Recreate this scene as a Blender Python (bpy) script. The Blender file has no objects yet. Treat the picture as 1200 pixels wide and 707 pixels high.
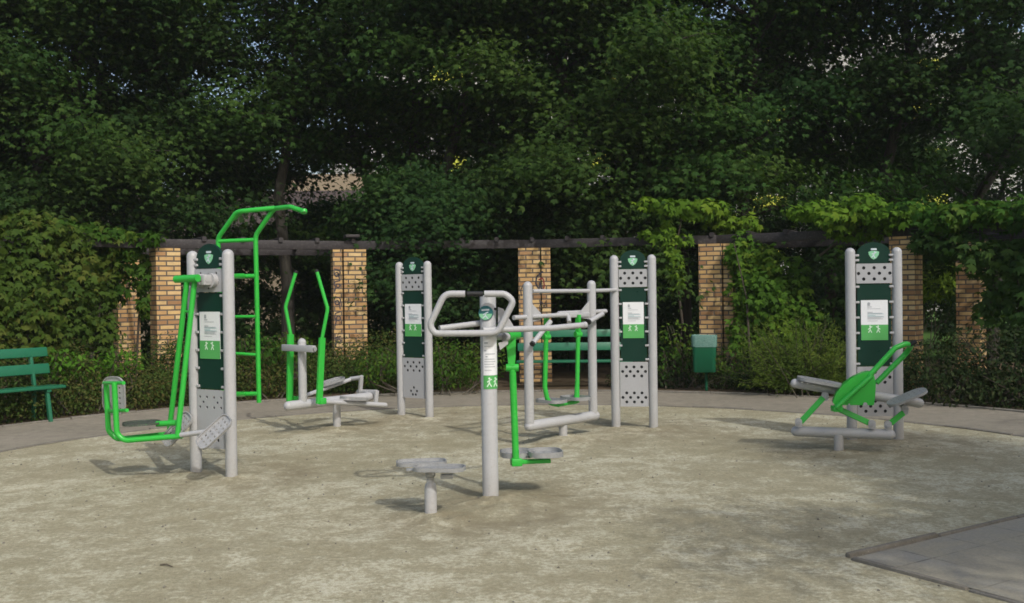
import bpy, math, random
import numpy as np
from mathutils import Vector, Matrix, noise
PI = math.pi
rad = math.radians
scene = bpy.context.scene
col = scene.collection
rng = np.random.default_rng(7)
random.seed(7)

# ------------------------------------------------------------------ camera
FPX, CX, CY, CAMH = 1150.0, 600.0, 353.5, 1.6
PITCH, ROLL = 0.0100, 0.0141
F0 = Vector((0, math.cos(PITCH), -math.sin(PITCH)))
R0 = Vector((1, 0, 0)); U0 = Vector((0, math.sin(PITCH), math.cos(PITCH)))
CR = R0 * math.cos(ROLL) - U0 * math.sin(ROLL)
CU = U0 * math.cos(ROLL) + R0 * math.sin(ROLL)

def P(px, py, d):
    """world point seen at photo pixel px, py, standing d metres in front of the camera"""
    v = F0 + CR * ((px - CX) / FPX) + CU * ((CY - py) / FPX)
    return Vector((0, 0, CAMH)) + v * (d / v.y)

def PZ(px, d, z):
    """world point in pixel column px, d metres away, z metres above the ground"""
    py = CY
    for _ in range(6):
        q = P(px, py, d); py += (q.z - z) * FPX / d
    return P(px, py, d)

cam_d = bpy.data.cameras.new("camera"); cam = bpy.data.objects.new("camera", cam_d); col.objects.link(cam)
cam_d.sensor_width = 36.0; cam_d.lens = 36.0 * FPX / 1200.0
cam_d.clip_start = 0.05; cam_d.clip_end = 2000
m3 = Matrix((CR, CU, -F0)).transposed()
cam.matrix_world = Matrix.Translation((0, 0, CAMH)) @ m3.to_4x4()
scene.camera = cam

# ------------------------------------------------------------------ materials
def nodes_of(name):
    m = bpy.data.materials.new(name); m.use_nodes = True
    nt = m.node_tree; nt.nodes.clear()
    out = nt.nodes.new("ShaderNodeOutputMaterial")
    return m, nt, out

def N(nt, typ, **kw):
    n = nt.nodes.new(typ)
    for k, v in kw.items():
        if k in n.inputs: n.inputs[k].default_value = v
        else: setattr(n, k, v)
    return n

def L(nt, a, b): nt.links.new(a, b)

def ramp(nt, fac, stops):
    r = nt.nodes.new("ShaderNodeValToRGB")
    el = r.color_ramp.elements
    while len(el) < len(stops): el.new(0.5)
    for e, (p, c) in zip(el, stops):
        e.position = p; e.color = (c[0], c[1], c[2], 1) if len(c) == 3 else c
    L(nt, fac, r.inputs[0]); return r.outputs[0]

def coords(nt):
    return N(nt, "ShaderNodeNewGeometry").outputs["Position"]

def mix(nt, fac, a, b, blend='MIX'):
    n = nt.nodes.new("ShaderNodeMix"); n.data_type = 'RGBA'; n.blend_type = blend
    for i, v in ((0, fac), (6, a), (7, b)):
        if hasattr(v, "is_linked") or hasattr(v, "links"): L(nt, v, n.inputs[i])
        elif i == 0: n.inputs[0].default_value = v
        else: n.inputs[i].default_value = (v[0], v[1], v[2], 1)
    return n.outputs[2]

def noise_tex(nt, vec, scale, detail=4, rough=0.6, dist=0.0):
    n = N(nt, "ShaderNodeTexNoise"); n.inputs["Scale"].default_value = scale
    n.inputs["Detail"].default_value = detail; n.inputs["Roughness"].default_value = rough
    n.inputs["Distortion"].default_value = dist
    L(nt, vec, n.inputs["Vector"]); return n.outputs["Fac"]

def mapping(nt, vec, sc=(1, 1, 1), rot=(0, 0, 0)):
    n = N(nt, "ShaderNodeMapping"); n.inputs["Scale"].default_value = sc; n.inputs["Rotation"].default_value = rot
    L(nt, vec, n.inputs["Vector"]); return n.outputs[0]

def paint(name, c, rough=0.42, var=0.12, dirt=(0.25, 0.22, 0.17), dirt_amt=0.35, metallic=0.0, spec=0.4, scale=9, chips=None):
    m, nt, out = nodes_of(name)
    b = N(nt, "ShaderNodeBsdfPrincipled")
    pos = coords(nt)
    n1 = noise_tex(nt, pos, scale, 5, 0.65)
    n2 = noise_tex(nt, pos, scale * 6, 3, 0.7)
    c1 = mix(nt, n1, tuple(x * (1 - var) for x in c), tuple(min(1, x * (1 + var)) for x in c))
    dm = ramp(nt, n2, [(0.52, (0, 0, 0)), (0.8, (dirt_amt,) * 3)])
    cc = mix(nt, dm, c1, dirt)
    # soil splashed up the lowest 25 cm
    sep = N(nt, "ShaderNodeSeparateXYZ"); L(nt, pos, sep.inputs[0])
    mr = N(nt, "ShaderNodeMapRange"); mr.inputs[1].default_value = 0.0; mr.inputs[2].default_value = 0.22
    mr.inputs[3].default_value = 0.55; mr.inputs[4].default_value = 0.0
    L(nt, sep.outputs[2], mr.inputs[0])
    mu = N(nt, "ShaderNodeMath", operation='MULTIPLY'); L(nt, mr.outputs[0], mu.inputs[0]); L(nt, n2, mu.inputs[1])
    cc = mix(nt, mu.outputs[0], cc, dirt)
    if chips:
        n3 = noise_tex(nt, pos, 38, 6, 0.75)
        cm = ramp(nt, n3, [(chips[1], (0, 0, 0)), (chips[1] + 0.03, (1, 1, 1))])
        cc = mix(nt, cm, cc, chips[0])
    L(nt, cc, b.inputs["Base Color"])
    rr = ramp(nt, n1, [(0.3, (rough - 0.08,) * 3), (0.7, (rough + 0.12,) * 3)])
    L(nt, rr, b.inputs["Roughness"])
    b.inputs["Metallic"].default_value = metallic
    b.inputs["Specular IOR Level"].default_value = spec
    bp = N(nt, "ShaderNodeBump"); bp.inputs["Strength"].default_value = 0.06; bp.inputs["Distance"].default_value = 0.004
    L(nt, n2, bp.inputs["Height"]); L(nt, bp.outputs[0], b.inputs["Normal"])
    L(nt, b.outputs[0], out.inputs[0]); return m

def leaf_mat(name, c1, c2, c3, trans=0.3, rough=0.65, spec=0.09):
    m, nt, out = nodes_of(name)
    at = N(nt, "ShaderNodeAttribute"); at.attribute_name = "rnd"
    oi = N(nt, "ShaderNodeObjectInfo")
    cc = ramp(nt, at.outputs["Fac"], [(0.0, c1), (0.55, c2), (1.0, c3)])
    hs = N(nt, "ShaderNodeHueSaturation")
    mr = N(nt, "ShaderNodeMapRange"); L(nt, oi.outputs["Random"], mr.inputs[0])
    mr.inputs[3].default_value = 0.484; mr.inputs[4].default_value = 0.506
    L(nt, mr.outputs[0], hs.inputs["Hue"]); L(nt, cc, hs.inputs["Color"])
    b = N(nt, "ShaderNodeBsdfPrincipled"); b.inputs["Roughness"].default_value = rough
    b.inputs["Specular IOR Level"].default_value = spec
    L(nt, hs.outputs[0], b.inputs["Base Color"])
    t = N(nt, "ShaderNodeBsdfTranslucent")
    tc = mix(nt, 1.0, hs.outputs[0], (1.25, 1.35, 0.5), 'MULTIPLY'); L(nt, tc, t.inputs[0])
    ms = N(nt, "ShaderNodeMixShader"); ms.inputs[0].default_value = trans
    L(nt, b.outputs[0], ms.inputs[1]); L(nt, t.outputs[0], ms.inputs[2]); L(nt, ms.outputs[0], out.inputs[0])
    return m

M = {}
M['grey'] = paint("grey_paint", (0.385, 0.387, 0.39), 0.40, 0.07, dirt_amt=0.38)
M['panelgrey'] = paint("panel_grey", (0.36, 0.363, 0.372), 0.45, 0.06, dirt_amt=0.25)
M['green'] = paint("bright_green_paint", (0.030, 0.40, 0.045), 0.35, 0.07, dirt=(0.05, 0.18, 0.05), dirt_amt=0.3)
M['dgreen'] = paint("dark_green_panel", (0.004, 0.030, 0.020), 0.34, 0.12, dirt=(0.012, 0.035, 0.028), dirt_amt=0.4, spec=0.25)
M['bench'] = paint("bench_green", (0.013, 0.125, 0.062), 0.38, 0.12, dirt=(0.02, 0.08, 0.05), dirt_amt=0.6)
M['bin'] = paint("bin_green", (0.009, 0.100, 0.046), 0.5, 0.10, dirt=(0.012, 0.07, 0.04), dirt_amt=0.3, spec=0.2)
M['steel'] = paint("worn_steel", (0.33, 0.335, 0.335), 0.42, 0.25, dirt=(0.13, 0.125, 0.115), dirt_amt=0.7, metallic=0.3, scale=22)
M['wornplate'] = paint("worn_foot_plate", (0.36, 0.36, 0.355), 0.42, 0.25, dirt=(0.10, 0.09, 0.08), dirt_amt=0.8, metallic=0.2, scale=20, chips=((0.62, 0.60, 0.52), 0.635))
M['seatdark'] = paint("worn_seat", (0.06, 0.075, 0.06), 0.5, 0.4, dirt=(0.35, 0.34, 0.32), dirt_amt=0.8, metallic=0.2, scale=25, chips=((0.05, 0.30, 0.06), 0.60))
M['black'] = paint("black_rubber", (0.012, 0.012, 0.012), 0.6, 0.2, dirt=(0.05, 0.05, 0.045), dirt_amt=0.4)
M['dark'] = paint("dark_back_plate", (0.012, 0.014, 0.016), 0.7, 0.2, dirt_amt=0.1)
M['white'] = paint("notice_white", (0.72, 0.73, 0.74), 0.4, 0.03, dirt_amt=0.15)
M['ngreen'] = paint("notice_green", (0.085, 0.36, 0.095), 0.4, 0.06, dirt=(0.12, 0.35, 0.14), dirt_amt=0.3)
M['print'] = paint("notice_print", (0.34, 0.36, 0.38), 0.5, 0.1, dirt_amt=0.0)
M['printteal'] = paint("notice_print_teal", (0.25, 0.42, 0.44), 0.5, 0.1, dirt_amt=0.0)
M['pict'] = paint("notice_pictogram", (0.62, 0.78, 0.62), 0.5, 0.05, dirt_amt=0.0)
M['badge'] = paint("badge_green", (0.22, 0.52, 0.30), 0.4, 0.1, dirt_amt=0.1)
M['badgedark'] = paint("badge_teal", (0.02, 0.12, 0.13), 0.4, 0.1, dirt_amt=0.1)
M['badgewhite'] = paint("badge_white", (0.55, 0.62, 0.66), 0.4, 0.1, dirt_amt=0.1)
M['wood'] = paint("dark_stained_timber", (0.026, 0.022, 0.023), 0.62, 0.35, dirt=(0.11, 0.10, 0.10), dirt_amt=0.6, scale=5)
M['graffiti'] = paint("graffiti_black", (0.03, 0.028, 0.04), 0.6, 0.2, dirt_amt=0.2)
M['graffiti_red'] = paint("graffiti_red", (0.16, 0.012, 0.014), 0.6, 0.2, dirt_amt=0.2)
M['twig'] = paint("dry_twig", (0.05, 0.038, 0.026), 0.8, 0.3)
M['stem'] = paint("vine_stem", (0.045, 0.036, 0.024), 0.8, 0.4)

# foliage
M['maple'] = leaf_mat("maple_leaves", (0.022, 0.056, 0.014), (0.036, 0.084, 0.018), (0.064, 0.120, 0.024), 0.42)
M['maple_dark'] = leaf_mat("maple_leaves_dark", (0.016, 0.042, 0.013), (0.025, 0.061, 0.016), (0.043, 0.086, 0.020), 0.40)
M['vine'] = leaf_mat("vine_leaves", (0.020, 0.058, 0.008), (0.038, 0.098, 0.011), (0.090, 0.135, 0.018), 0.30)
M['vine_mid'] = leaf_mat("vine_leaves_mid", (0.034, 0.090, 0.010), (0.062, 0.148, 0.014), (0.115, 0.185, 0.020), 0.34)
M['vine_bright'] = leaf_mat("vine_leaves_bright", (0.036, 0.095, 0.010), (0.070, 0.165, 0.014), (0.120, 0.210, 0.020), 0.32)
M['vine_dull'] = leaf_mat("vine_leaves_dull", (0.026, 0.062, 0.010), (0.046, 0.092, 0.013), (0.095, 0.115, 0.022), 0.3)
M['shrub'] = leaf_mat("shrub_leaves", (0.020, 0.046, 0.009), (0.042, 0.074, 0.013), (0.100, 0.085, 0.028), 0.22)
M['shrub_dark'] = leaf_mat("dark_shrub_leaves", (0.012, 0.027, 0.009), (0.022, 0.040, 0.012), (0.045, 0.052, 0.018), 0.18)
M['juniper'] = leaf_mat("juniper_needles", (0.040, 0.075, 0.013), (0.085, 0.130, 0.020), (0.160, 0.190, 0.032), 0.32)
M['hedge_sun_tint'] = leaf_mat("sun_tinted_hedge_leaves", (0.08, 0.15, 0.015), (0.13, 0.22, 0.02), (0.18, 0.27, 0.03), 0.4)  # leaf colour raised in place of sunlight the shaded hedge lacks

def bark():
    m, nt, out = nodes_of("bark")
    b = N(nt, "ShaderNodeBsdfPrincipled"); b.inputs["Roughness"].default_value = 0.9
    tc = coords(nt); v = mapping(nt, tc, (14, 14, 2.2))
    n = noise_tex(nt, v, 1.6, 6, 0.7)
    L(nt, ramp(nt, n, [(0.3, (0.012, 0.011, 0.008)), (0.7, (0.055, 0.048, 0.036))]), b.inputs["Base Color"])
    bp = N(nt, "ShaderNodeBump"); bp.inputs["Strength"].default_value = 0.7; bp.inputs["Distance"].default_value = 0.03
    L(nt, n, bp.inputs["Height"]); L(nt, bp.outputs[0], b.inputs["Normal"]); L(nt, b.outputs[0], out.inputs[0]); return m
M['bark'] = bark()

def brick():
    m, nt, out = nodes_of("yellow_brick")
    b = N(nt, "ShaderNodeBsdfPrincipled"); b.inputs["Roughness"].default_value = 0.85
    uv = N(nt, "ShaderNodeUVMap"); uv.uv_map = "UVMap"
    pos = coords(nt)
    br = N(nt, "ShaderNodeTexBrick"); br.offset = 0.5; br.squash = 1.0
    L(nt, uv.outputs[0], br.inputs["Vector"])
    br.inputs["Scale"].default_value = 1.0
    br.inputs["Brick Width"].default_value = 0.235; br.inputs["Row Height"].default_value = 0.077
    br.inputs["Mortar Size"].default_value = 0.0125; br.inputs["Mortar Smooth"].default_value = 0.25; br.inputs["Bias"].default_value = 0.0
    br.inputs["Color1"].default_value = (0, 0, 0, 1); br.inputs["Color2"].default_value = (1, 1, 1, 1); br.inputs["Mortar"].default_value = (0.5, 0.5, 0.5, 1)
    colr = ramp(nt, br.outputs["Color"], [(0.0, (0.27, 0.135, 0.055)), (0.18, (0.46, 0.27, 0.105)), (0.38, (0.58, 0.39, 0.165)), (0.55, (0.50, 0.315, 0.12)), (0.7, (0.62, 0.45, 0.22)), (0.85, (0.48, 0.28, 0.115)), (1.0, (0.24, 0.11, 0.055))])
    n1 = noise_tex(nt, pos, 7, 5, 0.65); n2 = noise_tex(nt, pos, 45, 4, 0.7)
    colr = mix(nt, ramp(nt, n1, [(0.45, (0, 0, 0)), (0.75, (0.5,) * 3)]), colr, (0.24, 0.17, 0.09))
    colr = mix(nt, ramp(nt, n2, [(0.4, (0, 0, 0)), (0.8, (0.4,) * 3)]), colr, (0.30, 0.20, 0.10))
    colr = mix(nt, br.outputs["Fac"], colr, (0.10, 0.08, 0.062))
    L(nt, colr, b.inputs["Base Color"])
    inv = N(nt, "ShaderNodeMath", operation='SUBTRACT'); inv.inputs[0].default_value = 1.0; L(nt, br.outputs["Fac"], inv.inputs[1])
    ad = N(nt, "ShaderNodeMath", operation='MULTIPLY_ADD'); L(nt, n2, ad.inputs[0]); ad.inputs[1].default_value = 0.25; L(nt, inv.outputs[0], ad.inputs[2])
    bp = N(nt, "ShaderNodeBump"); bp.inputs["Strength"].default_value = 0.8; bp.inputs["Distance"].default_value = 0.008
    L(nt, ad.outputs[0], bp.inputs["Height"]); L(nt, bp.outputs[0], b.inputs["Normal"]); L(nt, b.outputs[0], out.inputs[0]); return m
M['brick'] = brick()

def ground_mat(name, stops, stops2, sc=1.0, fine=60, bump=0.5, stretch=(1, 1, 1), specks=True, rough=0.95):
    m, nt, out = nodes_of(name)
    b = N(nt, "ShaderNodeBsdfPrincipled"); b.inputs["Roughness"].default_value = rough; b.inputs["Specular IOR Level"].default_value = 0.15
    pos = mapping(nt, coords(nt), stretch)
    big = noise_tex(nt, pos, 0.55 * sc, 5, 0.6, 0.4)
    med = noise_tex(nt, pos, 3.2 * sc, 6, 0.68, 0.6)
    fin = noise_tex(nt, pos, fine, 4, 0.75)
    c1 = ramp(nt, med, stops); c2 = ramp(nt, med, stops2)
    c = mix(nt, ramp(nt, big, [(0.38, (0, 0, 0)), (0.62, (1, 1, 1))]), c1, c2)
    c = mix(nt, ramp(nt, fin, [(0.25, (0.45,) * 3), (0.75, (0.0,) * 3)]), c, tuple(x * 0.55 for x in stops[0][1]))
    if specks:
        vo = N(nt, "ShaderNodeTexVoronoi"); vo.inputs["Scale"].default_value = 42; L(nt, pos, vo.inputs["Vector"])
        k = ramp(nt, vo.outputs["Distance"], [(0.10, (0.55,) * 3), (0.2, (0, 0, 0))])
        vc = N(nt, "ShaderNodeSeparateColor"); L(nt, vo.outputs["Color"], vc.inputs[0])
        k2 = ramp(nt, vc.outputs[0], [(0.72, (0, 0, 0)), (0.74, (1, 1, 1))])
        k3 = N(nt, "ShaderNodeMath", operation='MULTIPLY'); L(nt, k, k3.inputs[0]); L(nt, k2, k3.inputs[1])
        c = mix(nt, k3.outputs[0], c, tuple(min(1, x * 1.35) for x in stops[-1][1]))
    L(nt, c, b.inputs["Base Color"])
    h = N(nt, "ShaderNodeMath", operation='MULTIPLY_ADD'); L(nt, fin, h.inputs[0]); h.inputs[1].default_value = 0.35; L(nt, med, h.inputs[2])
    bp = N(nt, "ShaderNodeBump"); bp.inputs["Strength"].default_value = bump; bp.inputs["Distance"].default_value = 0.03
    L(nt, h.outputs[0], bp.inputs["Height"]); L(nt, bp.outputs[0], b.inputs["Normal"]); L(nt, b.outputs[0], out.inputs[0]); return m

def gravel_mat():
    m, nt, out = nodes_of("gravel_sand")
    b = N(nt, "ShaderNodeBsdfPrincipled"); b.inputs["Roughness"].default_value = 0.95; b.inputs["Specular IOR Level"].default_value = 0.12
    pos = coords(nt)
    big = noise_tex(nt, pos, 0.75, 4, 0.6, 0.5); med = noise_tex(nt, pos, 4.5, 6, 0.72, 0.3); fine = noise_tex(nt, pos, 28, 5, 0.75); grit = noise_tex(nt, pos, 140, 2, 0.6)
    # loose pale sand drifts over darker trodden ground; the drifts break up into small patches
    s1 = N(nt, "ShaderNodeMath", operation='MULTIPLY_ADD'); L(nt, big, s1.inputs[0]); s1.inputs[1].default_value = 0.8; L(nt, med, s1.inputs[2])
    s2 = N(nt, "ShaderNodeMath", operation='MULTIPLY_ADD'); L(nt, fine, s2.inputs[0]); s2.inputs[1].default_value = 0.75; L(nt, s1.outputs[0], s2.inputs[2])
    dn = N(nt, "ShaderNodeMath", operation='DIVIDE'); L(nt, s2.outputs[0], dn.inputs[0]); dn.inputs[1].default_value = 2.55
    c = ramp(nt, dn.outputs[0], [(0.36, (0.262, 0.233, 0.146)), (0.465, (0.328, 0.298, 0.196)), (0.505, (0.375, 0.346, 0.236)), (0.55, (0.50, 0.472, 0.345)), (0.66, (0.58, 0.555, 0.435))])
    c = mix(nt, ramp(nt, fine, [(0.30, (0.55,) * 3), (0.55, (0, 0, 0))]), c, (0.21, 0.18, 0.11))
    c = mix(nt, ramp(nt, grit, [(0.30, (0.5,) * 3), (0.55, (0, 0, 0))]), c, (0.17, 0.15, 0.10))
    c = mix(nt, ramp(nt, grit, [(0.62, (0, 0, 0)), (0.75, (0.5,) * 3)]), c, (0.58, 0.55, 0.44))
    moss = noise_tex(nt, pos, 0.45, 3, 0.5)
    c = mix(nt, ramp(nt, moss, [(0.52, (0, 0, 0)), (0.7, (0.2,) * 3)]), c, (0.22, 0.21, 0.12))
    # ground trodden bare and dark round the machines
    wa = N(nt, "ShaderNodeAttribute"); wa.attribute_name = "wear"
    wm = N(nt, "ShaderNodeMath", operation='MULTIPLY'); L(nt, wa.outputs["Fac"], wm.inputs[0]); L(nt, ramp(nt, med, [(0.32, (1, 1, 1)), (0.66, (0.15,) * 3)]), wm.inputs[1])
    c = mix(nt, wm.outputs[0], c, (0.205, 0.175, 0.115))
    L(nt, c, b.inputs["Base Color"])
    h = N(nt, "ShaderNodeMath", operation='MULTIPLY_ADD'); L(nt, fine, h.inputs[0]); h.inputs[1].default_value = 0.5; L(nt, med, h.inputs[2])
    h2 = N(nt, "ShaderNodeMath", operation='MULTIPLY_ADD'); L(nt, grit, h2.inputs[0]); h2.inputs[1].default_value = 0.15; L(nt, h.outputs[0], h2.inputs[2])
    bp = N(nt, "ShaderNodeBump"); bp.inputs["Strength"].default_value = 0.6; bp.inputs["Distance"].default_value = 0.03
    L(nt, h2.outputs[0], bp.inputs["Height"]); L(nt, bp.outputs[0], b.inputs["Normal"]); L(nt, b.outputs[0], out.inputs[0]); return m
M['gravel'] = gravel_mat()
M['path'] = ground_mat("worn_asphalt_path", [(0.3, (0.232, 0.205, 0.160)), (0.7, (0.325, 0.292, 0.230))], [(0.3, (0.185, 0.166, 0.128)), (0.7, (0.295, 0.266, 0.207))], 2.2, 90, 0.4)
M['soil'] = ground_mat("bare_soil", [(0.3, (0.085, 0.058, 0.036)), (0.7, (0.155, 0.115, 0.074))], [(0.3, (0.060, 0.045, 0.028)), (0.7, (0.120, 0.095, 0.055))], 1.5, 50, 0.8)
M['lawn'] = ground_mat("lawn", [(0.3, (0.045, 0.105, 0.018)), (0.7, (0.085, 0.165, 0.028))], [(0.3, (0.040, 0.085, 0.018)), (0.7, (0.07, 0.14, 0.025))], 2.0, 45, 0.9, specks=False)
M['kerb'] = ground_mat("kerb_concrete", [(0.3, (0.17, 0.155, 0.13)), (0.7, (0.26, 0.24, 0.20))], [(0.3, (0.14, 0.13, 0.10)), (0.7, (0.22, 0.20, 0.17))], 3, 70, 0.5)

def slabs():
    m, nt, out = nodes_of("paving_slabs")
    b = N(nt, "ShaderNodeBsdfPrincipled"); b.inputs["Roughness"].default_value = 0.85
    uv = N(nt, "ShaderNodeUVMap"); uv.uv_map = "UVMap"; pos = coords(nt)
    nd = noise_tex(nt, pos, 6, 3, 0.6)
    br = N(nt, "ShaderNodeTexBrick"); br.offset = 0.0
    L(nt, uv.outputs[0], br.inputs["Vector"]); br.inputs["Scale"].default_value = 1.0
    br.inputs["Brick Width"].default_value = 0.5; br.inputs["Row Height"].default_value = 0.5; br.inputs["Mortar Size"].default_value = 0.006; br.inputs["Mortar Smooth"].default_value = 0.4
    br.inputs["Color1"].default_value = (0.235, 0.23, 0.205, 1); br.inputs["Color2"].default_value = (0.30, 0.29, 0.255, 1)
    n1 = noise_tex(nt, pos, 2.3, 6, 0.65, 0.5); n2 = noise_tex(nt, pos, 60, 3, 0.7)
    c = mix(nt, ramp(nt, n1, [(0.36, (0.25,) * 3), (0.56, (0.95,) * 3)]), br.outputs["Color"], (0.315, 0.283, 0.205))
    c = mix(nt, ramp(nt, n2, [(0.3, (0.4,) * 3), (0.7, (0, 0, 0))]), c, (0.10, 0.095, 0.08))
    mo = N(nt, "ShaderNodeMath", operation='MULTIPLY'); L(nt, br.outputs["Fac"], mo.inputs[0]); L(nt, ramp(nt, nd, [(0.50, (0, 0, 0)), (0.70, (0.38, 0.38, 0.38))]), mo.inputs[1])
    c = mix(nt, mo.outputs[0], c, (0.075, 0.062, 0.045))
    L(nt, c, b.inputs["Base Color"])
    bp = N(nt, "ShaderNodeBump"); bp.inputs["Strength"].default_value = 0.35; bp.inputs["Distance"].default_value = 0.01
    L(nt, n1, bp.inputs["Height"]); L(nt, bp.outputs[0], b.inputs["Normal"]); L(nt, b.outputs[0], out.inputs[0]); return m
M['slabs'] = slabs()

def wall_mat(name, c, var=0.12, scale=2.0, stripes=0):
    m, nt, out = nodes_of(name)
    b = N(nt, "ShaderNodeBsdfPrincipled"); b.inputs["Roughness"].default_value = 0.8
    pos = coords(nt); n = noise_tex(nt, pos, scale, 5, 0.65)
    cc = mix(nt, n, tuple(x * (1 - var) for x in c), tuple(x * (1 + var) for x in c))
    if stripes:
        w = N(nt, "ShaderNodeTexWave"); w.wave_type = 'BANDS'; w.bands_direction = 'X'; w.inputs["Scale"].default_value = stripes; L(nt, pos, w.inputs["Vector"])
        bp = N(nt, "ShaderNodeBump"); bp.inputs["Strength"].default_value = 1.0; bp.inputs["Distance"].default_value = 0.04
        L(nt, w.outputs["Fac"], bp.inputs["Height"]); L(nt, bp.outputs[0], b.inputs["Normal"])
    L(nt, cc, b.inputs["Base Color"]); L(nt, b.outputs[0], out.inputs[0]); return m
M['roof'] = wall_mat("brown_ribbed_roof", (0.060, 0.042, 0.034), 0.25, 1.0, 1.3)
M['beige'] = wall_mat("beige_wall", (0.27, 0.215, 0.14))
M['greywall'] = wall_mat("grey_wall", (0.36, 0.37, 0.34))
M['pale'] = wall_mat("pale_render", (0.43, 0.43, 0.40))
M['yellow'] = wall_mat("yellow_panel", (0.50, 0.54, 0.06))
M['window'] = paint("window_glass", (0.03, 0.035, 0.04), 0.12, 0.2, dirt_amt=0.1, spec=0.6)
M['wframe'] = wall_mat("white_window_frame", (0.75, 0.75, 0.75), 0.04)

def bag():
    m, nt, out = nodes_of("bin_liner_plastic")
    b = N(nt, "ShaderNodeBsdfPrincipled"); b.inputs["Roughness"].default_value = 0.25
    pos = coords(nt); n = noise_tex(nt, pos, 26, 4, 0.7, 1.5)
    L(nt, mix(nt, n, (0.05, 0.19, 0.14), (0.26, 0.42, 0.37)), b.inputs["Base Color"])
    bp = N(nt, "ShaderNodeBump"); bp.inputs["Strength"].default_value = 0.9; bp.inputs["Distance"].default_value = 0.02
    L(nt, n, bp.inputs["Height"]); L(nt, bp.outputs[0], b.inputs["Normal"])
    t = N(nt, "ShaderNodeBsdfTransparent"); ms = N(nt, "ShaderNodeMixShader"); ms.inputs[0].default_value = 0.22
    L(nt, b.outputs[0], ms.inputs[1]); L(nt, t.outputs[0], ms.inputs[2]); L(nt, ms.outputs[0], out.inputs[0]); return m
M['bag'] = bag()

# ------------------------------------------------------------------ mesh helpers
ORG = {}      # object name -> world origin its vertices are relative to

def fillet(pts, r, n=6):
    pts = [Vector(p) for p in pts]
    if len(pts) < 3 or r <= 0: return pts
    out = [pts[0]]
    for a, b, c in zip(pts, pts[1:], pts[2:]):
        u = a - b; w = c - b
        lu, lw = u.length, w.length
        u.normalize(); w.normalize()
        ang = u.angle(w)
        if ang > PI - 0.03: out.append(b); continue
        t = min(r / math.tan(ang / 2), lu * 0.48, lw * 0.48)
        p0, p1 = b + u * t, b + w * t
        for i in range(n + 1):
            s = i / n
            out.append(p0 * (1 - s) ** 2 + b * (2 * s * (1 - s)) + p1 * s * s)
    out.append(pts[-1]); return out

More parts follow.
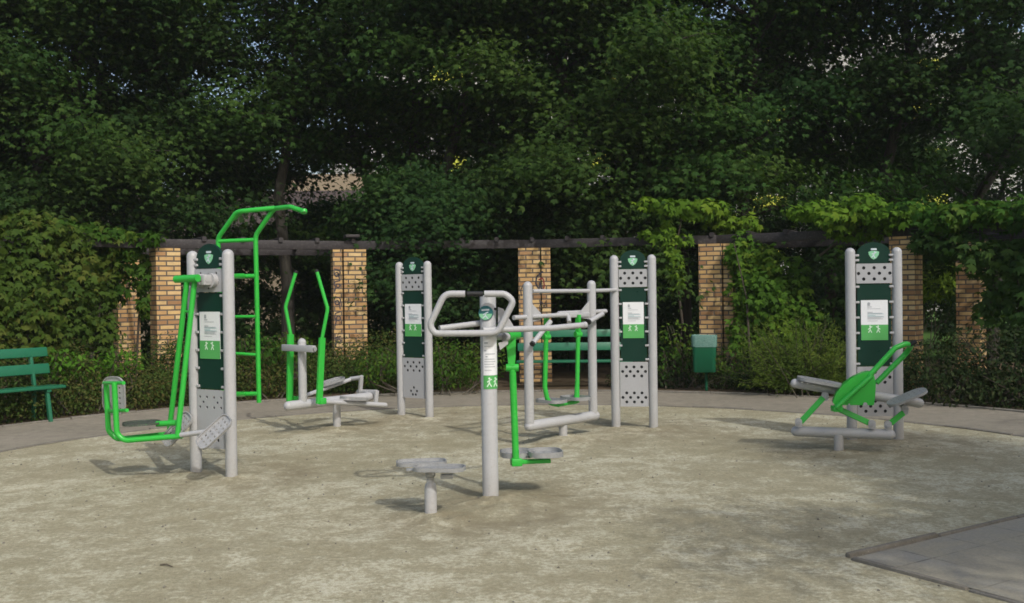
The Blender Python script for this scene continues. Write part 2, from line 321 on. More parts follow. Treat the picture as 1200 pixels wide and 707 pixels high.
class MB:
    def __init__(s): s.v = []; s.f = []; s.uv = None
    def _add(s, vs, fs):
        o = len(s.v); s.v.extend([tuple(v) for v in vs]); s.f.extend([tuple(i + o for i in f) for f in fs])
    def tube(s, pts, r, n=14, cap='flat', bend=0.0, flat=None, up=None):
        """swept tube; r a number or a list; cap flat / round; flat=(a,b) makes a bar of half-sizes a (side), b (up)"""
        pts = fillet(pts, bend) if bend else [Vector(p) for p in pts]
        k = len(pts)
        rs = list(r) if isinstance(r, (list, tuple)) else [r] * k
        if len(rs) != k:
            rr = rs; rs = [rr[0] + (rr[-1] - rr[0]) * i / (k - 1) for i in range(k)]
        if cap == 'round':
            d0 = (pts[0] - pts[1]).normalized(); d1 = (pts[-1] - pts[-2]).normalized()
            pre = [(pts[0] + d0 * rs[0] * math.sin(a), rs[0] * math.cos(a)) for a in (1.45, 1.2, 0.9, 0.6, 0.3)]
            post = [(pts[-1] + d1 * rs[-1] * math.sin(a), rs[-1] * math.cos(a)) for a in (0.3, 0.6, 0.9, 1.2, 1.45)]
            pts = [p for p, _ in pre] + pts + [p for p, _ in post]
            rs = [q for _, q in pre] + rs + [q for _, q in post]; k = len(pts)
        t = (pts[1] - pts[0]).normalized()
        a = Vector(up) if up is not None else (Vector((0, 0, 1)) if abs(t.z) < 0.9 else Vector((0, 1, 0)))
        nrm = (a - t * a.dot(t)).normalized()
        rings = []
        for i in range(k):
            tt = (pts[min(i + 1, k - 1)] - pts[max(i - 1, 0)])
            if tt.length < 1e-9: tt = t.copy()
            tt.normalize()
            nrm = (nrm - tt * nrm.dot(tt))
            nrm = nrm.normalized() if nrm.length > 1e-6 else tt.orthogonal().normalized()
            bi = tt.cross(nrm)
            ring = []
            if flat:
                e = min(flat) * 0.35
                A, B = flat
                prof = [(-A + e, -B), (A - e, -B), (A, -B + e), (A, B - e), (A - e, B), (-A + e, B), (-A, B - e), (-A, -B + e)]
                q = rs[i]
                ring = [pts[i] + bi * (x * q) + nrm * (y * q) for x, y in prof]
            else:
                ring = [pts[i] + (nrm * math.cos(2 * PI * j / n) + bi * math.sin(2 * PI * j / n)) * rs[i] for j in range(n)]
            rings.append(ring)
        m = len(rings[0]); vs = [p for rg in rings for p in rg]
        fs = [(i * m + j, i * m + (j + 1) % m, (i + 1) * m + (j + 1) % m, (i + 1) * m + j) for i in range(k - 1) for j in range(m)]
        fs.append(tuple(range(m))[::-1]); fs.append(tuple(range((k - 1) * m, k * m)))
        s._add(vs, fs); return s
    def box(s, size, mat=None, bev=0.0):
        x, y, z = (q / 2 for q in size)
        mt = mat or Matrix()
        if bev <= 0:
            vs = [Vector((i * x, j * y, k * z)) for i in (-1, 1) for j in (-1, 1) for k in (-1, 1)]
            fs = [(0, 1, 3, 2), (4, 6, 7, 5), (0, 4, 5, 1), (2, 3, 7, 6), (0, 2, 6, 4), (1, 5, 7, 3)]
        else:
            import bmesh
            bm = bmesh.new(); bmesh.ops.create_cube(bm, size=1.0)
            for v in bm.verts: v.co = Vector((v.co.x * size[0], v.co.y * size[1], v.co.z * size[2]))
            bmesh.ops.bevel(bm, geom=bm.edges[:], offset=bev, segments=2, affect='EDGES', profile=0.5)
            bm.verts.index_update(); vs = [v.co.copy() for v in bm.verts]; fs = [tuple(v.index for v in f.verts) for f in bm.faces]; bm.free()
        s._add([mt @ v for v in vs], fs); return s
    def prism(s, outline, z0, z1, mat=None):
        mt = mat or Matrix(); n = len(outline)
        vs = [mt @ Vector((x, y, z0)) for x, y in outline] + [mt @ Vector((x, y, z1)) for x, y in outline]
        fs = [tuple(range(n))[::-1], tuple(range(n, 2 * n))] + [(i, (i + 1) % n, n + (i + 1) % n, n + i) for i in range(n)]
        s._add(vs, fs); return s
    def lathe(s, prof, mat=None, n=20):
        mt = mat or Matrix(); k = len(prof)
        vs = [mt @ Vector((r * math.cos(2 * PI * j / n), r * math.sin(2 * PI * j / n), z)) for r, z in prof for j in range(n)]
        fs = [(i * n + j, i * n + (j + 1) % n, (i + 1) * n + (j + 1) % n, (i + 1) * n + j) for i in range(k - 1) for j in range(n)]
        fs.append(tuple(range(n))[::-1]); fs.append(tuple(range((k - 1) * n, k * n)))
        s._add(vs, fs); return s
    def mesh(s, me, mat):
        s._add([mat @ v.co for v in me.vertices], [tuple(p.vertices) for p in me.polygons]); return s
    def build(s, name, mat, parent=None, angle=38):
        o0 = ORG[parent.name] if parent else Vector((0, 0, 0))
        me = bpy.data.meshes.new(name)
        me.from_pydata([tuple(Vector(v) - o0) for v in s.v], [], s.f); me.update()
        import bmesh
        bm = bmesh.new(); bm.from_mesh(me); bmesh.ops.recalc_face_normals(bm, faces=bm.faces[:]); bm.to_mesh(me); bm.free()
        me.polygons.foreach_set("use_smooth", [True] * len(me.polygons)); me.set_sharp_from_angle(angle=rad(angle))
        me.materials.append(mat)
        o = bpy.data.objects.new(name, me); col.objects.link(o)
        if parent: o.parent = parent
        ORG[o.name] = o0
        return o

def tag(o, label=None, cat=None, group=None, kind=None):
    if label: o["label"] = label
    if cat: o["category"] = cat
    if group: o["group"] = group
    if kind: o["kind"] = kind
    return o

def thing(name, label, cat, loc, group=None):
    o = bpy.data.objects.new(name, None); col.objects.link(o); o.location = loc; o.empty_display_size = 0.2
    ORG[o.name] = Vector(loc)
    return tag(o, label, cat, group)

def plate2d(outline, holes, thick, name="plate"):
    """flat sheet with real round holes; lies in XY, thickness along Z"""
    cu = bpy.data.curves.new(name, 'CURVE'); cu.dimensions = '2D'; cu.fill_mode = 'BOTH'; cu.extrude = thick / 2
    def spl(pts):
        sp = cu.splines.new('POLY'); sp.points.add(len(pts) - 1); sp.use_cyclic_u = True
        for q, (x, y) in zip(sp.points, pts): q.co = (x, y, 0, 1)
    spl(outline)
    for (x, y, r) in holes: spl([(x + r * math.cos(2 * PI * i / 12), y + r * math.sin(2 * PI * i / 12)) for i in range(12)])
    o = bpy.data.objects.new(name, cu); col.objects.link(o)
    dg = bpy.context.evaluated_depsgraph_get(); me = bpy.data.meshes.new_from_object(o.evaluated_get(dg))
    bpy.data.objects.remove(o); bpy.data.curves.remove(cu)
    return me

def rrect(w, h, r, n=5, cx=0, cy=0):
    pts = []
    for (sx, sy, a0) in ((1, 1, 0), (-1, 1, 90), (-1, -1, 180), (1, -1, 270)):
        for i in range(n + 1):
            a = rad(a0 + 90 * i / n); pts.append((cx + sx * (w / 2 - r) + r * math.cos(a), cy + sy * (h / 2 - r) + r * math.sin(a)))
    return pts

def circle(r, cx=0, cy=0, n=20): return [(cx + r * math.cos(2 * PI * i / n), cy + r * math.sin(2 * PI * i / n)) for i in range(n)]

def stroke(p, q, w):
    a = Vector(p); b = Vector(q); t = (b - a).normalized(); nn = Vector((-t.y, t.x)) * (w / 2)
    return [tuple(a - nn), tuple(b - nn), tuple(b + nn), tuple(a + nn)]

UPRIGHT = Matrix(((1, 0, 0, 0), (0, 0, -1, 0), (0, 1, 0, 0), (0, 0, 0, 1)))    # sheet XY -> XZ, sheet +Z -> -Y (front)

def frame(origin, xdir, updir):
    """matrix with X along xdir and Y along updir (a sheet's plane), Z the sheet's normal"""
    x = Vector(xdir).normalized(); y = Vector(updir); y = (y - x * y.dot(x)).normalized(); z = x.cross(y)
    m = Matrix((x, y, z)).transposed().to_4x4(); m.translation = Vector(origin); return m

def foot_plate_mb(Mx, w=0.16, l=0.34, rim=0.03, t=0.008):
    b = MB()
    holes = [(x, y, 0.010) for x in (-w * 0.25, 0, w * 0.25) for y in np.linspace(-l * 0.34, l * 0.34, 6)]
    b.mesh(plate2d(rrect(w, l, w * 0.38), holes, t), Mx)
    o1 = rrect(w, l, w * 0.38, 6); o2 = rrect(w - 0.016, l - 0.016, w * 0.38 - 0.008, 6); n = len(o1)
    for z0, z1 in ((0, rim),):
        vs = [Mx @ Vector((x, y, z)) for z in (z0 + 0.0045, z1) for x, y in o1] + [Mx @ Vector((x, y, z)) for z in (z0 + 0.0045, z1) for x, y in o2]
        fs = []
        for i in range(n):
            j = (i + 1) % n
            fs += [(i, j, n + j, n + i), (2 * n + i, 3 * n + i, 3 * n + j, 2 * n + j), (n + i, n + j, 3 * n + j, 3 * n + i), (i, 2 * n + i, 2 * n + j, j)]
        b._add(vs, fs)
    return b

def bolt(c, d, r=0.016, h=0.014):
    c = Vector(c); d = Vector(d).normalized()
    return MB().tube([c, c + d * h], r, n=6)

# ------------------------------------------------------------------ sun, sky
SUN_EL, SUN_AZ = 42.0, 149.0          # azimuth clockwise from the viewing direction (+Y)
sv = Vector((math.sin(rad(SUN_AZ)) * math.cos(rad(SUN_EL)), math.cos(rad(SUN_AZ)) * math.cos(rad(SUN_EL)), math.sin(rad(SUN_EL))))
sd = bpy.data.lights.new("sun", 'SUN'); sd.energy = 2.0; sd.angle = rad(0.8); sd.color = (1.0, 0.985, 0.95)
so = bpy.data.objects.new("sun", sd); col.objects.link(so); so.rotation_euler = sv.to_track_quat('Z', 'Y').to_euler(); so.location = (6, -8, 12)
w = bpy.data.worlds.new("World"); scene.world = w; w.use_nodes = True
wn = w.node_tree; wn.nodes.clear()
wo = wn.nodes.new("ShaderNodeOutputWorld"); bg = wn.nodes.new("ShaderNodeBackground"); sk = wn.nodes.new("ShaderNodeTexSky")
sk.sky_type = 'NISHITA'; sk.sun_disc = False; sk.sun_elevation = rad(SUN_EL); sk.sun_rotation = rad(SUN_AZ)
sk.air_density = 1.2; sk.dust_density = 4.0; sk.ozone_density = 1.0; sk.altitude = 100
bg.inputs["Strength"].default_value = 0.15
wn.links.new(sk.outputs[0], bg.inputs[0]); wn.links.new(bg.outputs[0], wo.inputs[0])
scene.view_settings.view_transform = 'Standard'; scene.view_settings.look = 'None'
scene.view_settings.exposure = 0.20; scene.view_settings.gamma = 1.0
scene.view_settings.use_curve_mapping = False

# ------------------------------------------------------------------ ground
CEN = Vector((0, 8.0, 0)); RG, RP = 5.8, 7.6

def ring_mesh(name, r0, r1, z, mat, nr=3, na=160, kind="structure", rough=0.0):
    b = MB()
    vs = []; fs = []
    for i in range(nr + 1):
        r = r0 + (r1 - r0) * i / nr
        for j in range(na):
            a = 2 * PI * j / na
            rr = r + (rough * noise.noise((math.cos(a) * 9, math.sin(a) * 9, i * 3.1)) if i in (0, nr) else 0)
            vs.append((CEN.x + rr * math.cos(a), CEN.y + rr * math.sin(a), z))
    for i in range(nr):
        for j in range(na):
            fs.append((i * na + j, i * na + (j + 1) % na, (i + 1) * na + (j + 1) % na, (i + 1) * na + j))
    b._add(vs, fs); o = b.build(name, mat); return tag(o, kind=kind)

MOUNDS = []      # filled below: (x, y, height, radius)
PAVE_C = Vector((1.96, 5.78, 0)); PAVE_U = Vector((0.845, 0.535, 0)).normalized(); PAVE_V = Vector((PAVE_U.y, -PAVE_U.x, 0))

def gravel_z(x, y):
    p = Vector((x, y, 0))
    r = (p - CEN).length
    k = min(1.0, max(0.0, (RG - r) / 0.5))
    q = p - PAVE_C
    du, dv = q.dot(PAVE_U), q.dot(PAVE_V)
    if du > -0.5 and dv > -0.5: k *= min(1, max(0, max(-du, -dv) / 0.5)) if (du < 0 or dv < 0) else 0.0
    z = 0.010 * noise.noise((x * 0.9, y * 0.9, 3)) + 0.005 * noise.noise((x * 3.1, y * 3.1, 9))
    for (mx, my, h, rr) in MOUNDS:
        d2 = ((x - mx) ** 2 + (y - my) ** 2) / (rr * rr)
        if d2 < 9: z += 1.5 * h * math.exp(-d2) * (1 + 0.8 * noise.noise((x * 9, y * 9, 1)))
    return z * k

def build_grounds():
    b = MB(); b._add([(-150, -60, -0.03), (150, -60, -0.03), (150, 200, -0.03), (-150, 200, -0.03)], [(0, 1, 2, 3)])
    tag(b.build("ground", M['lawn']), kind="structure")
    ring_mesh("soil_bed", RP + 0.06, 16.0, -0.006, M['soil'], 6)
    ring_mesh("path", RG, RP, 0.004, M['path'], 3, 200, rough=0.05)
    nr, na = 130, 260; vs = [(CEN.x, CEN.y, gravel_z(CEN.x, CEN.y))]; fs = []
    for i in range(1, nr + 1):
        r = (RG + 0.03) * i / nr
        for j in range(na):
            a = 2 * PI * j / na; x = CEN.x + r * math.cos(a); y = CEN.y + r * math.sin(a); vs.append((x, y, gravel_z(x, y)))
    for j in range(na): fs.append((0, 1 + j, 1 + (j + 1) % na))
    for i in range(nr - 1):
        for j in range(na):
            a0 = 1 + i * na; a1 = a0 + na
            fs.append((a0 + j, a1 + j, a1 + (j + 1) % na, a0 + (j + 1) % na))
    b = MB(); b._add(vs, fs); og = tag(b.build("gravel_ground", M['gravel'], angle=180), kind="structure")
    wear = []
    for v in og.data.vertices:
        t = 0.0
        for (mx, my, h, rr) in MOUNDS:
            d2 = ((v.co.x - mx - 0.1) ** 2 + ((v.co.y - my) * 1.1) ** 2) / 0.55
            if d2 < 8: t += math.exp(-d2)
        wear.append(min(0.9, t) * (0.75 + 0.5 * noise.noise((v.co.x * 2.3, v.co.y * 2.3, 5))))
    og.data.attributes.new("wear", 'FLOAT', 'POINT').data.foreach_set("value", wear)
    # stone edging round the path
    def edging(name, r, wd, h, seg):
        b = MB()
        for k in range(seg):
            a0 = 2 * PI * k / seg; a1 = 2 * PI * (k + 0.985) / seg
            zz = h + random.uniform(-0.008, 0.008); dr = random.uniform(-0.012, 0.012)
            prof = [(r + dr - wd / 2, -0.05), (r + dr - wd / 2, zz - 0.008), (r + dr - wd / 2 + 0.012, zz), (r + dr + wd / 2 - 0.012, zz), (r + dr + wd / 2, zz - 0.008), (r + dr + wd / 2, -0.05)]
            st = 3; vs = []; fs = []
            for i in range(st + 1):
                a = a0 + (a1 - a0) * i / st
                vs += [(CEN.x + q * math.cos(a), CEN.y + q * math.sin(a), z) for q, z in prof]
            m = len(prof)
            for i in range(st):
                for j in range(m): fs.append((i * m + j, i * m + (j + 1) % m, (i + 1) * m + (j + 1) % m, (i + 1) * m + j))
            fs += [tuple(range(m)), tuple(range(st * m, st * m + m))]
            b._add(vs, fs)
        tag(b.build(name, M['kerb']), kind="structure")
    edging("kerb_strip", RP + 0.04, 0.07, 0.028, 54)
    edging("path_edge", RG + 0.02, 0.05, 0.012, 44)
    # paved patch with low edging
    b = MB(); me_uv = [(0.03, 0.03), (6.5, 0.03), (6.5, 5.5), (0.03, 5.5)]
    b._add([PAVE_C + PAVE_U * u + PAVE_V * v + Vector((0, 0, 0.006)) for u, v in me_uv], [(0, 1, 2, 3)])
    o = b.build("paving", M['slabs']); uvl = o.data.uv_layers.new(name="UVMap")
    for lp in o.data.loops:
        p = o.data.vertices[lp.vertex_index].co - PAVE_C; uvl.data[lp.index].uv = (p.dot(PAVE_U) + 0.12, p.dot(PAVE_V) + 0.2)
    tag(o, kind="structure")
    b = MB()
    for d, nd, n in ((PAVE_U, PAVE_V, 8), (PAVE_V, PAVE_U, 6)):
        t = 0.0
        for k in range(n):
            ln = random.uniform(0.7, 0.95); h = random.uniform(0.022, 0.038) * (0.7 if d is PAVE_V else 1)
            c = PAVE_C + d * (t + ln / 2 + (0.0 if d is PAVE_U else 0.035)) + Vector((0, 0, h / 2 - 0.03)) + nd * random.uniform(-0.006, 0.006)
            mt = frame(c, d, Vector((0, 0, 1)).cross(d)) @ Matrix.Rotation(random.uniform(-0.012, 0.012), 4, 'Z')
            b.box((ln - 0.008, 0.042, h + 0.05), mt, 0.016); t += ln
    tag(b.build("paving_kerb", M['kerb']), kind="structure")

# ------------------------------------------------------------------ notice, board
def notice(parent, T, w, h, z0, teal=False):
    """T maps sheet coordinates (x, height, towards viewer) to the world"""
    o = MB().prism(rrect(w, h, 0.004, 2, 0, z0 + h / 2), 0.0, 0.004, T).build("notice", M['white'], parent)
    MB().prism(rrect(w, h * 0.385, 0.003, 2, 0, z0 + h * 0.1925), 0.0045, 0.0065, T).build("green_band", M['ngreen'], o)
    b = MB(); y = z0 + h * 0.93; lx = -w * 0.26
    b.prism(circle(w * 0.055, lx + w * 0.05, y - 0.008, 10), 0.0045, 0.006, T); b.prism(rrect(w * 0.10, h * 0.03, 0.001, 1, lx + w * 0.05, y - 0.024), 0.0045, 0.006, T)
    for (fy, fl, th) in ((0.83, 0.16, 0.007), (0.785, 0.48, 0.0035), (0.70, 0.2, 0.005), (0.675, 0.55, 0.004), (0.575, 0.62, 0.004), (0.552, 0.5, 0.004), (0.529, 0.58, 0.004), (0.48, 0.38, 0.0035)):
        b.prism(stroke((lx, z0 + h * fy), (lx + w * fl, z0 + h * fy), th), 0.0045, 0.006, T)
    b.build("printed_text", M['print'], o)
    b = MB()
    for (fy, fl, th) in ((0.655, 0.60, 0.004), (0.62, 0.3, 0.004), (0.597, 0.6, 0.004)):
        b.prism(stroke((lx, z0 + h * fy), (lx + w * fl, z0 + h * fy), th), 0.0045, 0.006, T)
    b.build("coloured_text", M['printteal'], o)
    for fx, s in ((-0.17, 1), (0.13, -1)):
        b = MB(); cx = w * fx; cy = z0 + h * 0.275; k = w * 0.55
        b.prism(circle(0.055 * k, cx, cy + 0.20 * k, 10), 0.007, 0.0085, T)
        for p, q in (((0, .13), (0, -.03)), ((0, -.03), (.11, -.24)), ((0, -.03), (-.11, -.24)), ((0, .10), (s * .14, .18)), ((0, .10), (-s * .13, -.02))):
            b.prism(stroke((cx + p[0] * k, cy + p[1] * k), (cx + q[0] * k, cy + q[1] * k), 0.055 * k), 0.007, 0.0085, T)
        b.build("pictogram", M['pict'], o)
    return o

def badge(parent, T, cx, cz, s):
    o = MB().prism([(cx + s * x, cz + s * y) for x, y in ((-1, .45), (-.5, .62), (.5, .62), (1, .45), (.9, -.1), (.5, -.7), (0, -1), (-.5, -.7), (-.9, -.1))], 0.0, 0.004, T).build("badge", M['badge'], parent)
    b = MB()
    for p, q in (((.1, .25), (-.05, -.2)), ((-.05, -.2), (.25, -.75)), ((-.05, -.2), (-.45, -.6)), ((.1, .2), (.5, .35)), ((.1, .15), (-.4, .05))):
        b.prism(stroke((cx + p[0] * s, cz + p[1] * s), (cx + q[0] * s, cz + q[1] * s), 0.2 * s), 0.0045, 0.006, T)
    b.prism(circle(0.16 * s, cx + 0.16 * s, cz + 0.42 * s, 8), 0.0045, 0.006, T)
    b.prism(rrect(1.1 * s, 0.34 * s, 0.1 * s, 3, cx, cz + 0.95 * s), 0.0, 0.004, T)
    b.build("emblem_figure", M['badgewhite'], o)
    return o

def holes343(cx, cz, sx, sz, r):
    hs = []
    for row, n in ((1, 3), (0, 4), (-1, 3)):
        for i in range(n): hs.append((cx + (i - (n - 1) / 2) * sx, cz + row * sz, r))
    return hs

def board(root, a, b, style):
    """two capped posts carrying the cap, the two pierced grey panels and the dark green panel with its notice"""
    a = Vector(a); b_ = Vector(b); mid = (a + b_) / 2; S = (b_ - a).length; R = 0.051; H = 2.0
    X = (b_ - a).normalized(); X.z = 0; X.normalize()
    T0 = frame(mid, X, (0, 0, 1))            # sheet x, height, normal towards the viewer
    for q in (a, b_):
        p = MB().tube([Vector((q.x, q.y, -0.25)), Vector((q.x, q.y, H - 0.045))], R, n=20, cap='round').build("post", M['grey'], root)
    W = S - 2 * R
    wi = W - 0.03                              # sheets stop short of the posts; brackets carry them
    # cap
    pts = [(-wi / 2, 1.845), (wi / 2, 1.845), (wi / 2, 1.935)] + [(wi / 2 * math.cos(t), 1.935 + 0.125 * math.sin(t)) for t in np.linspace(0.12, PI - 0.12, 15)] + [(-wi / 2, 1.935)]
    cap = MB().prism(pts, -0.012, 0.012, T0).build("cap_panel", M['dgreen'], root)
    badge(cap, T0 @ Matrix.Translation((0, 0, 0.0125)), 0, 1.935, 0.055)
    # upper pierced panel
    wp = W - 0.006
    hs = holes343(0, 1.737, wp * 0.29, 0.058, 0.0175) if style != 'pivot' else [(0, 1.79, .012), (0, 1.67, .012), (-.1, 1.80, .012), (.1, 1.80, .012)]
    up = MB().mesh(plate2d(rrect(wp, 0.205, 0.006, 2, 0, 1.737), hs, 0.006), T0 @ Matrix.Translation((0, 0, 0.02))).build("upper_pierced_panel", M['panelgrey'], root)
    MB().box((wp - 0.01, 0.195, 0.02), T0 @ Matrix.Translation((0, 1.737, 0.0))).build("back_sheet", M['dark'], up)
    # dark green panel
    gp = MB().prism(rrect(wi, 0.85, 0.006, 2, 0, 1.203), -0.012, 0.012, T0).build("green_panel", M['dgreen'], root)
    # lower pierced panel
    hs = holes343(0, 0.66, wp * 0.27, 0.052, 0.0175)
    if style == 'diamond': hs += [(0, 0.39, .0175), (-.05, .345, .0175), (.05, .345, .0175), (-.02, .30, .0175), (.03, .30, .0175)]
    elif style == 'pivot': hs = [(x + dx, 0.66 + dz, .012) for x in (-.09, .09) for dx, dz in ((0, 0), (-.045, .045), (.045, .045), (-.045, -.045), (.045, -.045))] + [(-.07, .36, .014), (.09, .33, .016)]
    else: hs += holes343(0, 0.36, wp * 0.27, 0.052, 0.0175)
    lp = MB().mesh(plate2d(rrect(wp, 0.515, 0.006, 2, 0, 0.513), hs, 0.006), T0 @ Matrix.Translation((0, 0, 0.02))).build("lower_pierced_panel", M['panelgrey'], root)
    MB().box((wp - 0.01, 0.505, 0.02), T0 @ Matrix.Translation((0, 0.513, 0.0))).build("back_sheet", M['dark'], lp)
    # small brackets between sheets and posts
    for z in (1.875, 1.925, 1.60, 1.44, 1.28, 1.12, 0.96, 0.80):
        for s in (-1, 1):
            MB().box((0.044, 0.022, 0.026), T0 @ Matrix.Translation((s * (W / 2 - 0.012), z, 0.014)), 0.003).build("bracket", M['grey'], root)
    notice(root, T0 @ Matrix.Translation((0.0, 0, 0.0125)), wi * 0.80, 0.415, 1.045)
    return T0, S

# ------------------------------------------------------------------ left station: board + swing seat + ladder
def left_station():
    a = PZ(230, 8.80, 0); b = PZ(271.5, 8.56, 0)
    MOUNDS.extend([(a.x, a.y, .02, .22), (b.x, b.y, .015, .2)])
    root = thing("exercise_station", "grey twin-post board with green hanging seat on swing arms and tall green ladder behind", "exercise equipment", (a + b) / 2)
    T0, S = board(root, a, b, 'pivot')
    g, gr = M['green'], M['grey']
    # pivot and bearings on the upper panel
    piv = MB()
    for x, s in ((-0.085, 1), (0.07, 1)):
        piv.tube([T0 @ Vector((x, 1.735, 0.024)), T0 @ Vector((x, 1.735, 0.07))], 0.062, n=24)
    piv.tube([T0 @ Vector((-0.20, 1.745, 0.12)), T0 @ Vector((0.10, 1.745, 0.12))], 0.024, n=16)
    piv.box((0.05, 0.09, 0.10), T0 @ Matrix.Translation((0.07, 1.74, 0.10)), 0.008)
    piv.box((0.05, 0.10, 0.09), T0 @ Matrix.Translation((-0.085, 1.74, 0.10)), 0.008)
    piv.build("pivot_bearing", gr, root)
    sl = MB().tube([P(206, 327.5, 8.62), P(232, 326.0, 8.48)], 0.033, n=18).build("pivot_sleeve", g, root)
    # two hanging bars
    NA, NB = 8.52, 8.80
    for (x0, y0, x1, y1, d) in ((228, 330, 208, 511, NA), (219, 330, 198.5, 505, NB)):
        MB().tube([P(x0, y0, 8.55), P(x1, y1, d)], 0.0235, n=14).build("hanging_bar", g, root)
    MB().tube([P(223, 365, 8.53), P(215, 366, 8.62)], 0.012, n=10).build("bar_tie", g, root)
    # seat frame: two J shaped tubes
    MB().tube([P(214, 511, NA), P(146, 516.5, NA), P(137, 509, NA), P(134, 448, NA)], 0.024, n=14, bend=0.09).build("seat_tube", g, root)
    MB().tube([P(206, 508, NB), P(137, 515, NB), P(127, 505, NB), P(124.5, 448, NB)], 0.024, n=14, bend=0.09).build("seat_tube", g, root)
    b_ = MB().tube([P(122, 449, NB), P(145, 449, NA - 0.08)], 0.016, n=10); b_.tube([P(128, 482, NB), P(149, 481, NA - 0.08)], 0.016, n=10)
    b_.build("backrest_bracket", g, root)
    MB().tube([P(184, 497, 8.65), P(208, 495.5, 8.6)], 0.026, n=12).build("seat_support", g, root)
    # seat sheet
    c = P(166, 499, 8.66); xa = P(187, 499, 8.66) - P(147, 500, 8.66)
    sdir = Vector((0.45, -1.0, 0)).normalized()
    mt = frame(c + Vector((0, 0, 0.03)), xa, sdir.cross(Vector((0, 0, 1))).cross(Vector((0, 0, 1))) * -1)
    foot_plate_mb(frame(c + Vector((0, 0, 0.02)), sdir, xa), 0.34, 0.32, 0.012).build("seat", M['seatdark'], root)
    # backrest sheet facing the board
    pc = P(133, 464, 8.80); side = Vector((0.93, -0.36, 0)).normalized()
    upv = (P(118, 442, 8.7) - P(122, 487, 8.7)).normalized()
    foot_plate_mb(frame(pc + Vector((-0.005, 0.03, 0.0)), side, upv), 0.255, 0.345, 0.014).build("backrest", M['wornplate'], root)
    # foot bar with a plate on each side
    MB().tube([P(212, 510, 8.45), P(246, 505.5, 8.36)], 0.022, n=12).build("foot_bar", gr, root)
    for (x0, y0, x1, y1, d) in ((264, 490.5, 239, 523, 8.26), (216, 486, 201, 521, 8.72)):
        p0, p1 = P(x0, y0, d + 0.05), P(x1, y1, d - 0.05)
        o = foot_plate_mb(frame((p0 + p1) / 2, Vector((0.62, -0.60, -0.46)), p0 - p1), 0.165, 0.345, 0.020).build("foot_plate", M['wornplate'], root)
        MB().tube([(p0 + p1) / 2 + Vector((0, 0.01, 0)), (p0 + p1) / 2 + Vector((-0.02, 0.10, -0.02))], 0.02, n=10).build("plate_stem", gr, o)
    # ladder with bent-over pull bars, fixed to the back of the posts
    DL = 8.92; r = 0.0215
    lad = MB().tube([P(303.5, 472, DL), P(299.5, 276, DL), P(321, 244.5, DL - 0.1), P(340, 242.5, DL - 0.25), P(356, 248, DL - 0.34)], r, n=14, bend=0.10, cap='flat').build("ladder_rail", g, root)
    MB().tube([P(356, 246.3, DL - 0.335), P(356.3, 249.6, DL - 0.345)], 0.03, n=12).build("bar_end_cap", g, lad)
    MB().tube([P(261, 472, DL + 0.02), P(255.5, 279, DL + 0.02), P(277, 249, DL - 0.08), P(284, 247.5, DL - 0.11), P(322, 244, DL - 0.12)], r, n=14, bend=0.10).build("ladder_rail", g, root)
    MB().tube([P(283, 247.5, DL - 0.10), P(275, 256, DL + 0.22)], r, n=12).build("pull_bar_stub", g, root)
    for (y0, y1, x0, rr) in ((283, 281, 256, 0.018), (324.5, 323.5, 262, 0.020), (371.5, 371, 262, 0.014), (413.5, 416, 262, 0.014), (462.5, 461.5, 262, 0.020)):
        MB().tube([P(x0, y0, DL + 0.015), P(302, y1, DL)], rr, n=12).build("rung", g, root)
    for y in (324, 462.5):
        MB().tube([P(270, y, 8.62), P(285, y - 0.4, DL)], 0.024, n=12).build("ladder_bracket", g, root)
    return root

